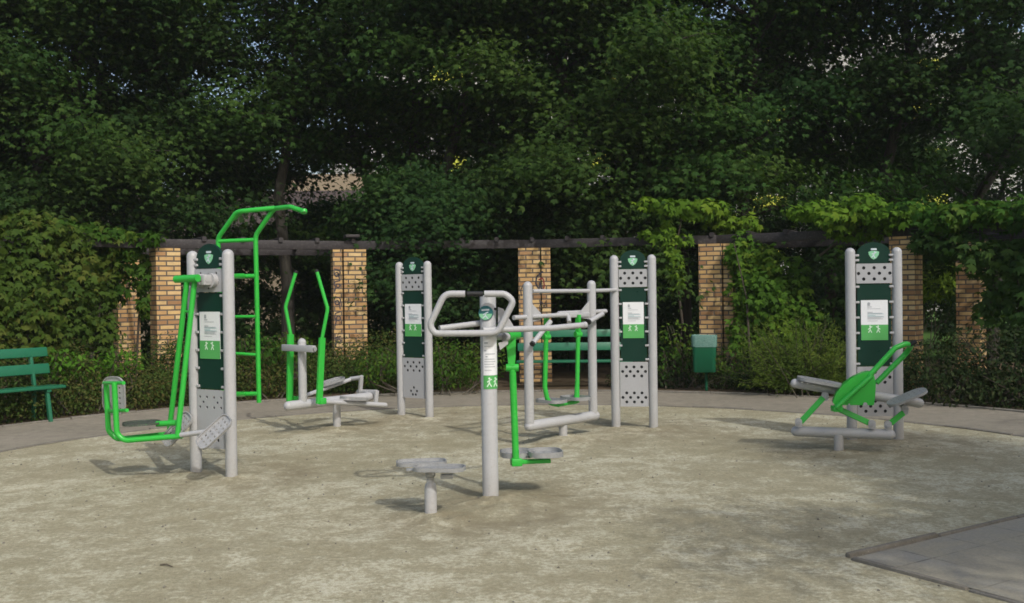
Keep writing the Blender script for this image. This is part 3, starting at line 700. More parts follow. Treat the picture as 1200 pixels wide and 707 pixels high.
# ------------------------------------------------------------------ elliptical trainer
def elliptical():
    base = PZ(395, 11.65, 0); MOUNDS.append((base.x, base.y, .02, .2))
    root = thing("elliptical_trainer", "low elliptical trainer with two bent green hand levers, crank and pedals on grey beam", "exercise equipment", base)
    g, gr = M['green'], M['grey']
    e0, e1 = PZ(338, 11.16, 0.335), PZ(433, 12.05, 0.335)
    ax = (e1 - e0).normalized(); pp = Vector((ax.y, -ax.x, 0))       # axis and its near side
    MB().tube([Vector((base.x, base.y, -0.2)), Vector((base.x, base.y, 0.30))], 0.047, n=18).build("base_post", gr, root)
    MB().tube([e0, e1], 0.055, n=18, cap='round').build("beam", gr, root)
    u0 = e0 + ax * 0.20
    MB().tube([u0, Vector((u0.x, u0.y, 1.05))], 0.048, n=18, cap='round').build("upright", gr, root)
    c = Vector((u0.x, u0.y, 0.985))
    bx = MB().box((0.60, 0.045, 0.075), frame(c - ax * 0.05, pp, ax.cross(pp) * -1 if False else Vector((0, 0, 1)).cross(pp)), 0.006)
    cb = bx.build("cross_box", gr, root)
    MB().tube([c + pp * 0.30 - ax * 0.05, c + pp * 0.318 - ax * 0.05], 0.024, n=14).build("end_bolt", M['steel'], cb)
    def lever(pts, d, tip):
        q = [P(x, y, d) for x, y in pts]
        o = MB().tube(q[:3], 0.021, n=14, bend=0.12)
        o.tube([q[2] + (q[1] - q[2]).normalized() * 0.0, q[3]], 1.0, flat=(0.022, 0.038), up=ax)
        o = o.build("hand_lever", g, root)
        MB().tube([q[0], q[0] + (q[0] - q[1]).normalized() * 0.03], 0.022, n=12).build("grip_end", M['black'], o)
    lever([(346.5, 320), (334.5, 360), (340.5, 392), (339.5, 471)], 11.50, 0)
    lever([(371.5, 319), (384.0, 362), (377.5, 396), (374.0, 473)], 11.20, 0)
    n0, n1 = P(375, 470.5, 11.20), P(452, 475, 11.98)
    f0, f1 = P(346, 468, 11.50), P(413, 444, 12.30)
    rod = MB().tube([n0, n1], 0.03, n=14).build("pedal_rod", gr, root)
    MB().tube([n1 - (n1 - n0).normalized() * 0.002, n1 + (n1 - n0).normalized() * 0.004], 0.024, n=12).build("tube_shade_disc", M['dark'], rod)  # dark disc painted for the shade inside the open tube
    MB().tube([f0, f1], 0.025, n=14).build("pedal_rod", gr, root)
    for q, s in ((n0, 1), (f0, 1)):
        MB().box((0.09, 0.06, 0.07), frame(q + ax * 0.03, ax, pp), 0.01).build("rod_joint", g, root)
    for (q0, q1, t) in ((n0, n1, 0.50), (f0, f1, 0.62)):
        d = (q1 - q0); c2 = q0 + d * t + Vector((0, 0, 0.045))
        foot_plate_mb(frame(c2, pp, d), 0.17, 0.36, 0.03).build("foot_plate", M['steel'], root)
    # crank
    h0, h1 = P(420, 460, 12.32), P(441, 460.5, 12.02)
    MB().tube([h0, h1], 0.038, n=18).build("crank_hub", gr, root)
    fp = P(423.5, 442.5, 12.20)
    MB().tube([f1 - ax * 0.03, fp], 0.026, n=14).build("crank_pin", gr, root)
    MB().tube([fp + Vector((0, 0, 0.02)), P(422, 461, 12.26)], 1.0, flat=(0.026, 0.018), up=pp).build("crank_arm", gr, root)
    MB().tube([P(441.5, 458, 12.0), P(440, 476, 12.0)], 1.0, flat=(0.026, 0.018), up=pp).build("crank_arm", gr, root)
    b = MB().tube([e1 - ax * 0.02, (h0 + h1) / 2], 0.035, n=14); b.build("hub_support", gr, root)
    return root

# ------------------------------------------------------------------ plain boards
def mid_left_board():
    a = PZ(470.5, 12.72, 0); b = PZ(503.5, 12.45, 0); MOUNDS.extend([(a.x, a.y, .015, .2), (b.x, b.y, .015, .2)])
    root = thing("instruction_board", "smaller twin-post board with white and green notice beside the elliptical trainer", "instruction board", (a + b) / 2, "instruction boards between twin grey posts")
    board(root, a, b, 'diamond'); return root

def right_board():
    a = PZ(998.5, 10.20, 0); b = PZ(1053, 10.17, 0); MOUNDS.extend([(a.x, a.y, .012, .2), (b.x, b.y, .012, .2)])
    root = thing("instruction_board", "tall twin-post board with white and green notice behind the green leg press", "instruction board", (a + b) / 2, "instruction boards between twin grey posts")
    board(root, a, b, 'both'); return root

# ------------------------------------------------------------------ walker frame joined to the mid-right board
def walker():
    a = PZ(722, 11.36, 0); b = PZ(766, 11.30, 0); MOUNDS.extend([(a.x, a.y, .015, .2), (b.x, b.y, .015, .2)])
    root = thing("walker_station", "twin-post board joined by a bar to a grey frame with hanging green pedal swing", "exercise equipment", (a + b) / 2)
    board(root, a, b, 'both')
    g, gr = M['green'], M['grey']
    s0 = PZ(660, 10.57, 0); MOUNDS.append((s0.x, s0.y, .03, .3))
    MB().tube([Vector((s0.x, s0.y, -0.2)), Vector((s0.x, s0.y, 0.17))], 0.046, n=18).build("base_post", gr, root)
    l0, r0 = PZ(620.5, 10.15, 0.205), PZ(697, 10.95, 0.205)
    ax = (r0 - l0).normalized(); pp = Vector((ax.y, -ax.x, 0))
    MB().tube([l0, r0], 0.055, n=20, cap='round').build("lower_beam", gr, root)
    lt = Vector((l0.x, l0.y, 0)) ; rt = Vector((r0.x, r0.y, 0)) - ax * 0.03
    for q, zt in ((lt, 1.655), (rt, 1.665)):
        MB().tube([Vector((q.x, q.y, 0.205)), Vector((q.x, q.y, zt))], 0.049, n=20, cap='round').build("frame_post", gr, root)
    MB().tube([P(624, 341.5, 10.18), P(690, 341, 10.9), P(722, 340, 11.33)], 0.0215, n=14).build("top_bar", gr, root)
    ZX = 1.335
    dA = PZ(602, 10.02, ZX); dB = PZ(666, 10.5, ZX)
    MB().tube([PZ(602, 10.0, ZX), PZ(666, 10.55, ZX + 0.01), PZ(667, 10.45, ZX - 0.07)], 0.024, n=14, bend=0.04).build("axle_bar", gr, root)
    MB().tube([PZ(655, 10.75, ZX + 0.02), PZ(709.5, 11.12, ZX + 0.03)], 0.024, n=14, cap='round').build("axle_bar", gr, root)
    for (q, s) in ((rt, -1), (lt, 1)):       # gusset plates
        MB().prism([(0.0, 0.02), (0.0, -0.22), (0.20, -0.20), (0.20, -0.13)], -0.006, 0.006, frame(Vector((q.x, q.y, 1.5)), ax * s, (0, 0, 1))).build("gusset_plate", gr, root)
    MB().box((0.46, 0.05, 0.05), frame(PZ(674, 10.72, ZX), ax, (0, 0, 1)), 0.006).build("cross_plate", gr, root)
    for (p0, p1) in ((P(645, 377, 10.2), P(624, 403, 9.95)), (P(706, 368, 10.9), P(690, 377.5, 10.65))):
        hnd = MB().tube([p0, p1], 0.026, n=14).build("handle", gr, root)
        dd = (p1 - p0).normalized(); MB().tube([p1 - dd * 0.012, p1 + dd * 0.012], 0.0285, n=14).build("handle_cap", M['black'], hnd)
    # pedal swing
    for (x0, y0, d) in ((640.5, 372, 10.42), (677.5, 369, 10.72)):
        MB().tube([P(x0, y0, d), P(x0, y0 + 22, d)], 1.0, flat=(0.020, 0.030), up=pp).build("hanger_plate", g, root)
        MB().tube([P(x0 - 3.4, y0 + 23, d - 0.02), P(x0 + 3.4, y0 + 23, d + 0.02)], 0.032, n=14).build("hanger_joint", g, root)
    MB().tube([P(640, 392, 10.42), P(638.5, 454, 10.42), P(642, 472, 10.43), P(655, 474.5, 10.50)], 0.026, n=14, bend=0.12).build("swing_bar", g, root)
    sb = MB().tube([P(677.5, 390, 10.72), P(676.5, 448, 10.72), P(675.5, 472, 10.70)], [0.024, 0.024, 0.034], n=14); sb.tube([P(675.5, 471, 10.7), P(655, 474.5, 10.5)], 0.022, n=12)
    sb.build("swing_bar", g, root)
    c = P(661, 470, 10.57)
    for k, (dx, dy) in enumerate(((-0.14, -0.08), (0.13, 0.06))):
        foot_plate_mb(frame(c + Vector((dx, dy, 0.0 + 0.012 * k)), ax, Vector((-ax.y, ax.x, 0))), 0.24, 0.34, 0.032).build("foot_plate", M['steel'], root)
    return root

# ------------------------------------------------------------------ centre post with handlebars and pendulum pedals
def centre_station():
    base = PZ(575, 7.52, 0); MOUNDS.extend([(base.x + 0.1, base.y - 0.08, .030, .30)])
    root = thing("pendulum_station", "single thick grey post with angular handlebar loop and green pendulum arm in the middle", "exercise equipment", base)
    g, gr = M['green'], M['grey']
    R = 0.062
    po = MB().tube([Vector((base.x, base.y, -0.25)), Vector((base.x, base.y, 1.565)), Vector((base.x, base.y, 1.575))], [R, R, R - 0.006], n=28).build("post", gr, root)
    for dz in (0.0, 0.0):
        pass
    MB().tube([Vector((base.x + R * 0.85, base.y - R * .5, 1.47)), Vector((base.x + R * 0.95, base.y - R * .56, 1.47))], 0.010, n=10).build("hole_shade_disc", M['black'], po)  # black disc stands in for the shade within a bolt hole
    # notice wrapped round the post, badge
    def wrap(z0, z1, a0, a1, off, n=14):
        b = MB(); vs = []; fs = []
        for k in range(n + 1):
            a = rad(a0 + (a1 - a0) * k / n)
            for r_ in (R + off, R + off + 0.0015):
                for z in (z0, z1): vs.append(Vector((base.x + r_ * math.sin(a), base.y - r_ * math.cos(a), z)))
        for k in range(n):
            o = k * 4
            fs += [(o, o + 4, o + 5, o + 1), (o + 2, o + 3, o + 7, o + 6), (o, o + 2, o + 6, o + 4), (o + 1, o + 5, o + 7, o + 3)]
        fs += [(0, 1, 3, 2), (n * 4, n * 4 + 2, n * 4 + 3, n * 4 + 1)]
        b._add(vs, fs); return b
    Z = lambda y: P(575, y, 7.46).z
    no = wrap(Z(440), Z(393), -38, 88, 0.0015).build("notice", M['white'], root)
    wrap(Z(456), Z(440.3), -38, 88, 0.0015).build("green_band", M['ngreen'], no)
    pr = MB()
    for (y, a0, a1, h) in ((402, -28, -2, .009), (406, -28, 30, .004), (411, -28, -12, .008), (415, -20, 48, .006), (418, -20, -5, .009), (421, -28, 45, .005), (424, -28, 50, .005), (427, -28, 40, .005), (430, -28, 48, .005), (434, -28, 20, .004)):
        pr.v += []; w_ = wrap(Z(y) - h / 2, Z(y) + h / 2, a0, a1, 0.0035, 6); pr._add(w_.v, w_.f)
    pr.build("printed_text", M['print'], no)
    for ac in (4, 48):
        pt = MB()
        x0 = base.x + (R + 0.0035) * math.sin(rad(ac)); y0 = base.y - (R + 0.0035) * math.cos(rad(ac)); zc = (Z(456) + Z(440)) / 2
        T = frame((x0, y0, zc), (math.cos(rad(ac)), math.sin(rad(ac)), 0), (0, 0, 1)); k = 0.11
        pt.prism(circle(.055 * k * 1.3, 0, .26 * k, 10), 0, .002, T)
        for p, q in (((0, .16), (0, -.06)), ((0, -.06), (.16, -.32)), ((0, -.06), (-.16, -.32)), ((0, .12), (.17, .20)), ((0, .12), (-.15, .0))):
            pt.prism(stroke((p[0] * k, p[1] * k), (q[0] * k, q[1] * k), .075 * k), 0, .002, T)
        pt.build("pictogram", M['pict'], no)
    ac = -14; T = frame((base.x + (R + .001) * math.sin(rad(ac)), base.y - (R + .001) * math.cos(rad(ac)), P(570, 367, 7.46).z), (math.cos(rad(ac)), math.sin(rad(ac)), 0), (0, 0, 1))
    bd = MB().prism(circle(.056, 0, 0, 28), -0.012, 0.006, T).build("badge", M['badgedark'], root)
    b2 = MB().prism([(.052 * math.cos(t), .052 * math.sin(t)) for t in np.linspace(PI + .1, 2 * PI - .1, 14)], .0065, .008, T); b2.build("badge_lower_half", M['badge'], bd)
    b3 = MB()
    for p, q in (((.0, .0), (.0, -.02)), ((0, -.02), (.02, -.044)), ((0, -.02), (-.022, -.04)), ((0, -.002), (.022, .008)), ((0, -.004), (-.02, -.012))): b3.prism(stroke(p, q, .008), .0085, .010, T)
    b3.prism(stroke((-.03, .022), (.03, .026), .012), .0085, .010, T); b3.build("emblem_figure", M['badgewhite'], bd)
    # handlebar loop on the near side
    D = 7.36; rt = 0.0245
    loop = [P(545, 344.5, D), P(521, 344.5, D), P(503.5, 381, D), P(509, 391, D), P(583, 390.5, D), P(602, 353, D), P(592, 344.5, D), P(567.5, 344.5, D)]
    hb = MB().tube(loop, rt, n=18, bend=0.085).build("handlebar_loop", gr, root)
    MB().tube([P(547, 344.5, D), P(566, 344.5, D)], rt * 0.82, n=16).build("grip", M['black'], hb)
    MB().tube([P(515, 385, D + 0.03), P(566, 378.5, D + 0.20)], 0.022, n=14).build("brace_bar", gr, root)
    # the long bar to the right
    lb = MB().tube([P(566, 387, D + 0.04), P(600, 386, D + 0.08), P(648, 384.5, D + 0.30), P(684, 381, D + 0.48)], 0.023, n=16, bend=0.25).build("long_bar", gr, root)
    e0 = P(683, 381.2, D + 0.475); dd = (P(684, 381, D + 0.48) - P(648, 384.5, D + 0.30)).normalized()
    MB().tube([e0, e0 + dd * 0.03], 0.026, n=14).build("bar_end_cap", gr, lb)
    # gusset plates
    for out_, Tg in (([(0, 0), (0.04, -0.015), (0.125, -0.15), (0.09, -0.19), (0, -0.20)], frame(P(583.5, 360, 7.47), (1, 0.35, 0), (0, 0, 1))),
                     ([(0, 0), (0.075, 0.02), (0.075, -0.01), (0.012, -0.055)], frame(P(584, 402, 7.5), (1, 0.2, 0), (0, 0, 1)))):
        MB().prism(out_, -0.005, 0.005, Tg).build("gusset_plate", gr, root)
    # pivot
    DP = 7.70
    MB().tube([P(580, 394.5, 7.56), P(592, 394.5, DP - 0.03)], 0.026, n=16).build("pivot_shaft", gr, root)
    cp = MB().tube([P(590, 395, DP - 0.10), P(596, 394.8, DP - 0.06)], 0.034, n=20).build("pivot_cap", gr, root)
    MB().tube([P(590.2, 395, DP - 0.105), P(589.8, 395, DP - 0.115)], 0.014, n=6).build("bolt", M['steel'], cp)
    MB().tube([P(594, 394.5, DP - 0.08), P(606, 392.5, DP + 0.10)], 0.037, n=20).build("pivot_sleeve", g, root)
    arm = MB().prism([tuple(q) for q in ((-.040, .0), (.040, .0), (.034, -.18), (.02, -.27), (-.02, -.27), (-.026, -.18))], -0.012, 0.012, frame(P(598.5, 394, DP), (1, 0.1, 0), P(598, 394, DP) - P(600.5, 432, DP))).build("arm_plate", g, root)
    j = P(600.5, 431, DP); MB().tube([j - Vector((.05, .0, 0)), j + Vector((.05, .0, 0))], 0.030, n=16).build("arm_joint", g, root)
    MB().tube([P(600.5, 428, DP), P(604.5, 541, DP)], 0.0275, n=18).build("arm_tube", g, root)
    f = P(605, 541.5, DP)
    MB().box((0.085, 0.085, 0.06), frame(f, (1, 0.2, 0), (0, 1, 0)), 0.008).build("foot_block", g, root)
    MB().tube([f + Vector((0.02, 0, 0)), P(645, 540.0, DP + 0.02)], 1.0, flat=(0.028, 0.016)).build("foot_bracket", g, root)
    for (cx, cy, dd_, s) in ((606, 533.5, DP + 0.16, 0), (639, 533, DP + 0.03, 1)):
        foot_plate_mb(frame(P(cx, cy, dd_), (1, 0.12, 0), (-0.12, 1, 0)), 0.27, 0.30, 0.036).build("foot_plate", M['steel'], root)
    return root

# ------------------------------------------------------------------ twist stepper
def stepper():
    base = PZ(505, 7.03, 0); MOUNDS.append((base.x + .1, base.y - .05, .02, .25))
    root = thing("twist_stepper", "short grey pedestal with two steel foot trays beside the thick middle post", "exercise equipment", base)
    T = Matrix.Translation((base.x, base.y, 0))
    MB().lathe([(.044, -.2), (.044, .20), (.038, .225), (.028, .24), (.026, .26)], T, 22).build("pedestal", M['grey'], root)
    MB().lathe([(.026, .26), (.026, .275), (.036, .285), (.038, .315), (.05, .322), (.05, .33)], T, 20).build("bearing", M['steel'], root)
    MB().box((0.09, 0.05, 0.03), T @ Matrix.Translation((0.12, -0.02, 0.285)), 0.006).build("stop_block", M['grey'], root)
    MB().box((0.34, 0.06, 0.012), T @ Matrix.Rotation(0.15, 4, 'Z') @ Matrix.Translation((0, 0.02, 0.334)), 0.003).build("cross_plate", M['steel'], root)
    for (px, py, d, ang) in ((515, 551, 6.96, -8), (494, 546.5, 7.20, 8)):
        c = P(px, py, d); a = rad(ang)
        foot_plate_mb(frame((c.x, c.y, 0.345), (-math.sin(a), math.cos(a), 0), (-math.cos(a), -math.sin(a), 0)), 0.20, 0.37, 0.024).build("foot_tray", M['steel'], root)
    return root

# ------------------------------------------------------------------ leg press
def leg_press():
    base = PZ(983, 9.51, 0); MOUNDS.append((base.x, base.y, .012, .2))
    root = thing("leg_press", "low leg press with green quarter-round shell, raised green handlebar and grey beams", "exercise equipment", base)
    g, gr = M['green'], M['grey']
    MB().tube([Vector((base.x, base.y, -0.2)), Vector((base.x, base.y, 0.17))], 0.046, n=18).build("base_post", gr, root)
    MB().tube([PZ(933, 9.66, 0.185), PZ(1043, 9.36, 0.185)], 0.050, n=20, cap='round').build("lower_beam", gr, root)
    MB().tube([P(932, 449.5, 9.62), P(1077, 472.5, 9.52)], 0.046, n=20, cap='round').build("upper_beam", gr, root)
    D = 9.50
    # links
    for (x0, y0, x1, y1, d0, d1) in ((938, 495, 965, 466, 9.58, 9.54), (984, 480, 1021, 497, 9.45, 9.40), (1041, 498, 1061, 482, 9.38, 9.42)):
        MB().tube([P(x0, y0, d0), P(x1, y1, d1)], 1.0, flat=(0.013, 0.027), up=(0, 0.2, 1)).build("link_bar", g, root)
    for (x, y, d) in ((936, 496, 9.56), (967, 465, 9.53), (1022, 498, 9.36), (1041, 499, 9.34), (1060.5, 481, 9.40)):
        o = MB().prism(rrect(0.065, 0.085, 0.025, 5), -0.05, 0.0, frame(P(x, y, d), (1, -0.25, 0), (0, 0, 1))).build("link_bracket", gr, root)
        MB().tube([P(x, y, d - 0.005), P(x, y, d - 0.022)], 0.018, n=6).build("bolt", M['steel'], o)
    # seat pad along the beam
    s0, s1 = P(936, 445.5, 9.6), P(987, 454, 9.57)
    foot_plate_mb(frame((s0 + s1) / 2 + Vector((0, 0, 0.03)), (0.25, 1, 0), s1 - s0), 0.32, 0.44, 0.025).build("seat", M['steel'], root)
    # shell: two sheets with a rib between
    out = [(976, 472), (980, 461), (988, 451), (998, 443.5), (1010, 437.5), (1019, 436), (1024, 439), (1026.5, 450), (1025.5, 466), (1024, 475), (978, 475)]
    b = MB(); n = len(out)
    fr = [P(x, y, D - 0.16) for x, y in out]; bk = [q + Vector((0.04, 0.15, 0)) for q in fr]
    b._add(fr + bk, [tuple(range(n)), tuple(range(n, 2 * n))[::-1]] + [(i, (i + 1) % n, n + (i + 1) % n, n + i) for i in range(n)])
    sh = b.build("shell", g, root)
    MB().tube([P(980, 478, D - 0.20), P(1021, 441, D - 0.19)], 0.024, n=12).build("shell_rib", g, sh)
    MB().box((0.09, 0.10, 0.055), frame(P(980.5, 479, D - 0.15), (1, 0, 0), (0, 1, 0)), 0.008).build("rib_foot", g, sh)
    for (x, y) in ((1014, 474), (983, 473), (995, 474)):
        MB().tube([P(x, y, D - 0.165), P(x, y, D - 0.185)], 0.020 if x > 1000 else 0.009, n=8).build("bolt", M['steel'], sh)
    # handlebar loop
    hb = MB().tube([P(1018, 441, D - 0.15), P(1049, 408, D - 0.15), P(1061, 403, D - 0.14), P(1068, 405, D - 0.02), P(1062, 414, D + 0.06), P(1027, 449, D + 0.04)], 0.026, n=14, bend=0.07).build("handlebar", g, root)
    MB().tube([P(1066, 404.5, D - 0.08), P(1074, 400, D - 0.10)], 0.021, n=12).build("grip", M['black'], hb)
    # foot plate
    p0, p1 = P(1041, 473, 9.38), P(1084, 456.5, 9.30)
    foot_plate_mb(frame((p0 + p1) / 2, (0.12, 1, 0.06), p1 - p0), 0.26, 0.38, 0.018).build("foot_plate", M['steel'], root)
    MB().tube([P(1058, 468, 9.40), P(1056, 474, 9.5)], 0.03, n=14).build("plate_stem", gr, root)
    return root

# ------------------------------------------------------------------ bench, bin
def bench(label, c, facing, length):
    """c: ground point under the seat's middle; facing: unit direction the sitter looks"""
    root = thing("park_bench", label, "bench", c, "green slatted park benches")
    Fd = Vector(facing).normalized(); X = Vector((-Fd.y, Fd.x, 0)); X = Vector((0, 0, 1)).cross(-Fd) * -1
    W = Matrix((X, -Fd, Vector((0, 0, 1)))).transposed().to_4x4(); W.translation = Vector(c)      # local: x along, y to the back, z up
    m = M['bench']
    def slat(name, y, z, hy, hz, tilt):
        MB().box((length, hy, hz), W @ Matrix.Translation((0, y, z)) @ Matrix.Rotation(tilt, 4, 'X'), 0.008).build(name, m, root)
    slat("seat_slat", -0.17, 0.445, 0.115, 0.036, rad(3)); slat("seat_slat", -0.045, 0.438, 0.115, 0.036, 0.02); slat("seat_slat", 0.08, 0.436, 0.115, 0.036, -0.03)
    slat("back_slat", 0.205, 0.665, 0.034, 0.135, rad(-12)); slat("back_slat", 0.25, 0.885, 0.034, 0.125, rad(-12))
    for s in (-1, 1):
        x = s * (length / 2 - 0.22)
        MB().tube([W @ Vector((x, -0.24, -0.05)), W @ Vector((x, -0.15, 0.41))], 1.0, flat=(0.032, 0.022), up=X).build("leg", m, root)
        MB().tube([W @ Vector((x, 0.22, -0.05)), W @ Vector((x, 0.165, 0.43)), W @ Vector((x, 0.285, 0.94))], 1.0, flat=(0.032, 0.020), up=X).build("leg", m, root)
        MB().tube([W @ Vector((x, -0.21, 0.405)), W @ Vector((x, 0.15, 0.40))], 1.0, flat=(0.03, 0.018), up=(0, 0, 1)).build("seat_bearer", m, root)
    return root

def litter_bin():
    base = PZ(829, 15.4, 0)
    root = thing("litter_bin", "green metal litter bin with pale plastic liner on a thin post before the vine", "litter bin", base)
    c = PZ(826, 15.4, 0); yaw = Matrix.Translation((c.x, c.y, 0)) @ Matrix.Rotation(rad(-12), 4, 'Z')
    MB().tube([Vector((base.x, base.y + .08, -.1)), Vector((base.x, base.y + .08, .80))], 0.024, n=10).build("post", M['bin'], root)
    b = MB(); vs = []; fs = []
    prof = [(0.165, 0.30), (0.17, 0.305), (0.19, 0.86), (0.182, 0.86), (0.162, 0.32)]
    o = rrect(2, 2 * 0.8, 0.35, 4)
    n = len(o)
    for r, z in prof: vs += [yaw @ Vector((x * r, y * r, z)) for x, y in o]
    for i in range(len(prof) - 1):
        for j in range(n): fs.append((i * n + j, i * n + (j + 1) % n, (i + 1) * n + (j + 1) % n, (i + 1) * n + j))
    fs.append(tuple(range(n))); fs.append(tuple(range(4 * n, 5 * n)))
    b._add(vs, fs); body = b.build("bin_body", M['bin'], root)
    b = MB(); vs = []; fs = []; prof = []
    rows = [(0.196, 0.70), (0.200, 0.74), (0.199, 0.80), (0.201, 0.85), (0.198, 0.874), (0.186, 0.878), (0.172, 0.86), (0.16, 0.75)]
    for k, (r, z) in enumerate(rows):
        for j, (x, y) in enumerate(o):
            w_ = 0.006 * noise.noise((x * 7, y * 7, k * 2.3)); dz = (0.022 * noise.noise((x * 3 + 5, y * 3, 1)) if k == 0 else 0.006 * noise.noise((x * 6, y * 6, 4)))
            vs.append(yaw @ Vector((x * (r + w_), y * (r + w_), z + dz)))
    for i in range(len(rows) - 1):
        for j in range(n): fs.append((i * n + j, i * n + (j + 1) % n, (i + 1) * n + (j + 1) % n, (i + 1) * n + j))
    b._add(vs, fs); b.build("bin_liner", M['bag'], root)
    return root

# ------------------------------------------------------------------ pergola
RPG, RPR, PH = 9.35, 11.9, 2.36
def arc_pt(r, deg, z=0): return Vector((CEN.x + r * math.sin(rad(deg)), CEN.y + r * math.cos(rad(deg)), z))

def px_to_deg(px, r=RPG):
    k = (px - CX) / FPX; a = 1 + k * k; b = -2 * CEN.y; c = CEN.y ** 2 - r * r
    d = (-b + math.sqrt(b * b - 4 * a * c)) / (2 * a); return math.degrees(math.atan2(k * d, d - CEN.y))

FRONT_PX = [None, 194, 409, 627, 841, 1062, None]

def brick_uv(o, W):
    uvl = o.data.uv_layers.new(name="UVMap"); inv = W.inverted()
    org = ORG[o.name]
    for p in o.data.polygons:
        nl = inv.to_3x3() @ p.normal
        for li in p.loop_indices:
            q = inv @ (o.data.vertices[o.data.loops[li].vertex_index].co + org)
            u = q.x if abs(nl.y) >= abs(nl.x) else q.y + 0.118
            if abs(nl.z) > 0.8: u, v = q.x, q.y
            else: v = q.z
            uvl.data[li].uv = (u + 0.03, v)

def pergola():
    root = thing("pergola", "curved pergola of yellow brick pillars carrying dark timber beams and rafters", "pergola", arc_pt(RPG, 0))
    degs = [px_to_deg(p) for p in FRONT_PX[1:6]]
    degs = [degs[0] - 19.5] + degs + [degs[-1] + 19.5]
    def pillar(deg, r, side, wd=0.38, dp=0.36, h=PH, pier=0.155):
        c = arc_pt(r, deg); y = Vector((math.sin(rad(deg)), math.cos(rad(deg)), 0)); x = Vector((y.y, -y.x, 0))
        W = Matrix((x, y, Vector((0, 0, 1)))).transposed().to_4x4(); W.translation = c
        if not pier: b = MB().box((wd, dp, h + 0.2), W @ Matrix.Translation((0, 0, h / 2 - 0.1)))
        else:
            b = MB().box((wd, dp, h + 0.2), W @ Matrix.Translation((-side * (pier / 2 + 0.012), 0, h / 2 - 0.1)))
            b.box((pier, dp - 0.06, h + 0.2), W @ Matrix.Translation((side * (wd / 2 + 0.012), 0.022, h / 2 - 0.1)))
        o = b.build("pillar", M['brick'], root); brick_uv(o, W); return o, W
    P_ = []
    for i, dg in enumerate(degs):
        P_.append(pillar(dg, RPG, -1 if i <= 2 else 1, pier=0.155 if i in (2, 3, 4) else 0))
    rear = [px_to_deg(p, RPR) for p in (148, 405, 629, 843, 1138)]
    for dg in [degs[0]] + rear + [degs[-1]]:
        pillar(dg, RPR, -1 if dg < 0 else 1, pier=0)
    # beams: straight timbers between neighbouring pillars, front and rear
    for r in (RPG, RPR):
        for a, b in zip(degs, degs[1:]):
            p0, p1 = arc_pt(r, a, PH + 0.075), arc_pt(r, b, PH + 0.075)
            t = (p1 - p0).normalized(); ov = 0.10
            for off in ((-0.12,) if r == RPG else (-0.12,)):
                n = Vector((t.y, -t.x, 0)) * (0.02)
                MB().box(((p1 - p0).length + 0.0, 0.07, 0.15), frame((p0 + p1) / 2 + n, t, Vector((0, 0, 1)).cross(t)), 0.006).build("beam", M['wood'], root)
    # rafters laid across both beams
    dstep = (degs[-1] - degs[0]) / 30
    for i in range(31):
        dg = degs[0] + dstep * i
        # the chord sags inside the arc between pillars
        k = min(range(len(degs) - 1), key=lambda q: 0 if degs[q] <= dg <= degs[q + 1] + 1e-6 else 1)
        a, b = degs[k], degs[k + 1]; mid_ = (a + b) / 2; f = math.cos(rad((b - a) / 2)) / max(1e-3, math.cos(rad(dg - mid_)))
        p0, p1 = arc_pt(RPG * f - 0.09, dg, PH + 0.158), arc_pt(RPR * f + 0.22, dg, PH + 0.158)
        MB().tube([p0, p1], 1.0, flat=(0.036, 0.038), up=(0, 0, 1)).build("rafter", M['wood'], root)
    for dg in degs[2:3]:
        c = arc_pt(RPG - 0.03, dg + (0.35 if dg < 0 else 0), PH + 0.17); y = Vector((math.sin(rad(dg)), math.cos(rad(dg)), 0))
        MB().box((0.24, 0.30, 0.05), frame(c + Vector((0, 0, 0.062)), Vector((y.y, -y.x, 0)), y), 0.005).build("cap_block", M['wood'], root)
    # graffiti: painted scrawl lying on the brick
    def scrawl(name, pil, pts, mat, w_, yf):
        o, W = pil; b = MB()
        pts = [W @ Vector((x, yf, z)) for x, z in pts]
        b.tube(fillet(pts, 0.05, 4), 1.0, flat=(w_, 0.002), up=W.to_3x3() @ Vector((0, -1, 0))); return b.build(name, mat, o)
    pil = P_[2]; xx = -(0.40 / 2 + 0.012)
    yf = 0.022 - (0.36 - 0.06) / 2 - 0.002
    for (z, h) in ((1.93, 0.10), (1.74, 0.09), (1.45, 0.11), (1.18, 0.12), (0.80, 0.08)):
        s = random.choice((-1, 1)); f = lambda q: xx + q * 0.05
        scrawl("graffiti", pil, [(f(-1 * s), z + h), (f(.9 * s), z + h * .8), (f(1.1 * s), z + .1 * h), (f(-.4 * s), z - .4 * h), (f(-1.1 * s), z + .2 * h), (f(.2 * s), z + .5 * h), (f(.9 * s), z - h)], M['graffiti'], 0.010, yf)
    pil = P_[3]; yf = -0.36 / 2 - 0.002
    x0 = 0.10
    scrawl("graffiti", pil, [(x0 + .05, 1.95), (x0 - .06, 1.86), (x0 - .08, 1.74), (x0 - .02, 1.62), (x0 + .0, 1.78), (x0 + .03, 1.56)], M['graffiti'], 0.013, yf)
    scrawl("graffiti", pil, [(x0 - .03, 1.80), (x0 + .05, 1.84), (x0 + .07, 1.70), (x0 + .03, 1.58), (x0 - .03, 1.62)], M['graffiti_red'], 0.012, yf)
    scrawl("graffiti", pil, [(x0 - .02, 1.30), (x0 + .01, 1.46), (x0 + .06, 1.30), (x0 + .10, 1.44)], M['graffiti'], 0.008, yf)
    scrawl("graffiti", pil, [(-.20, 1.72), (-.245, 1.62), (-.23, 1.52)], M['graffiti'], 0.009, yf)
    return root, degs

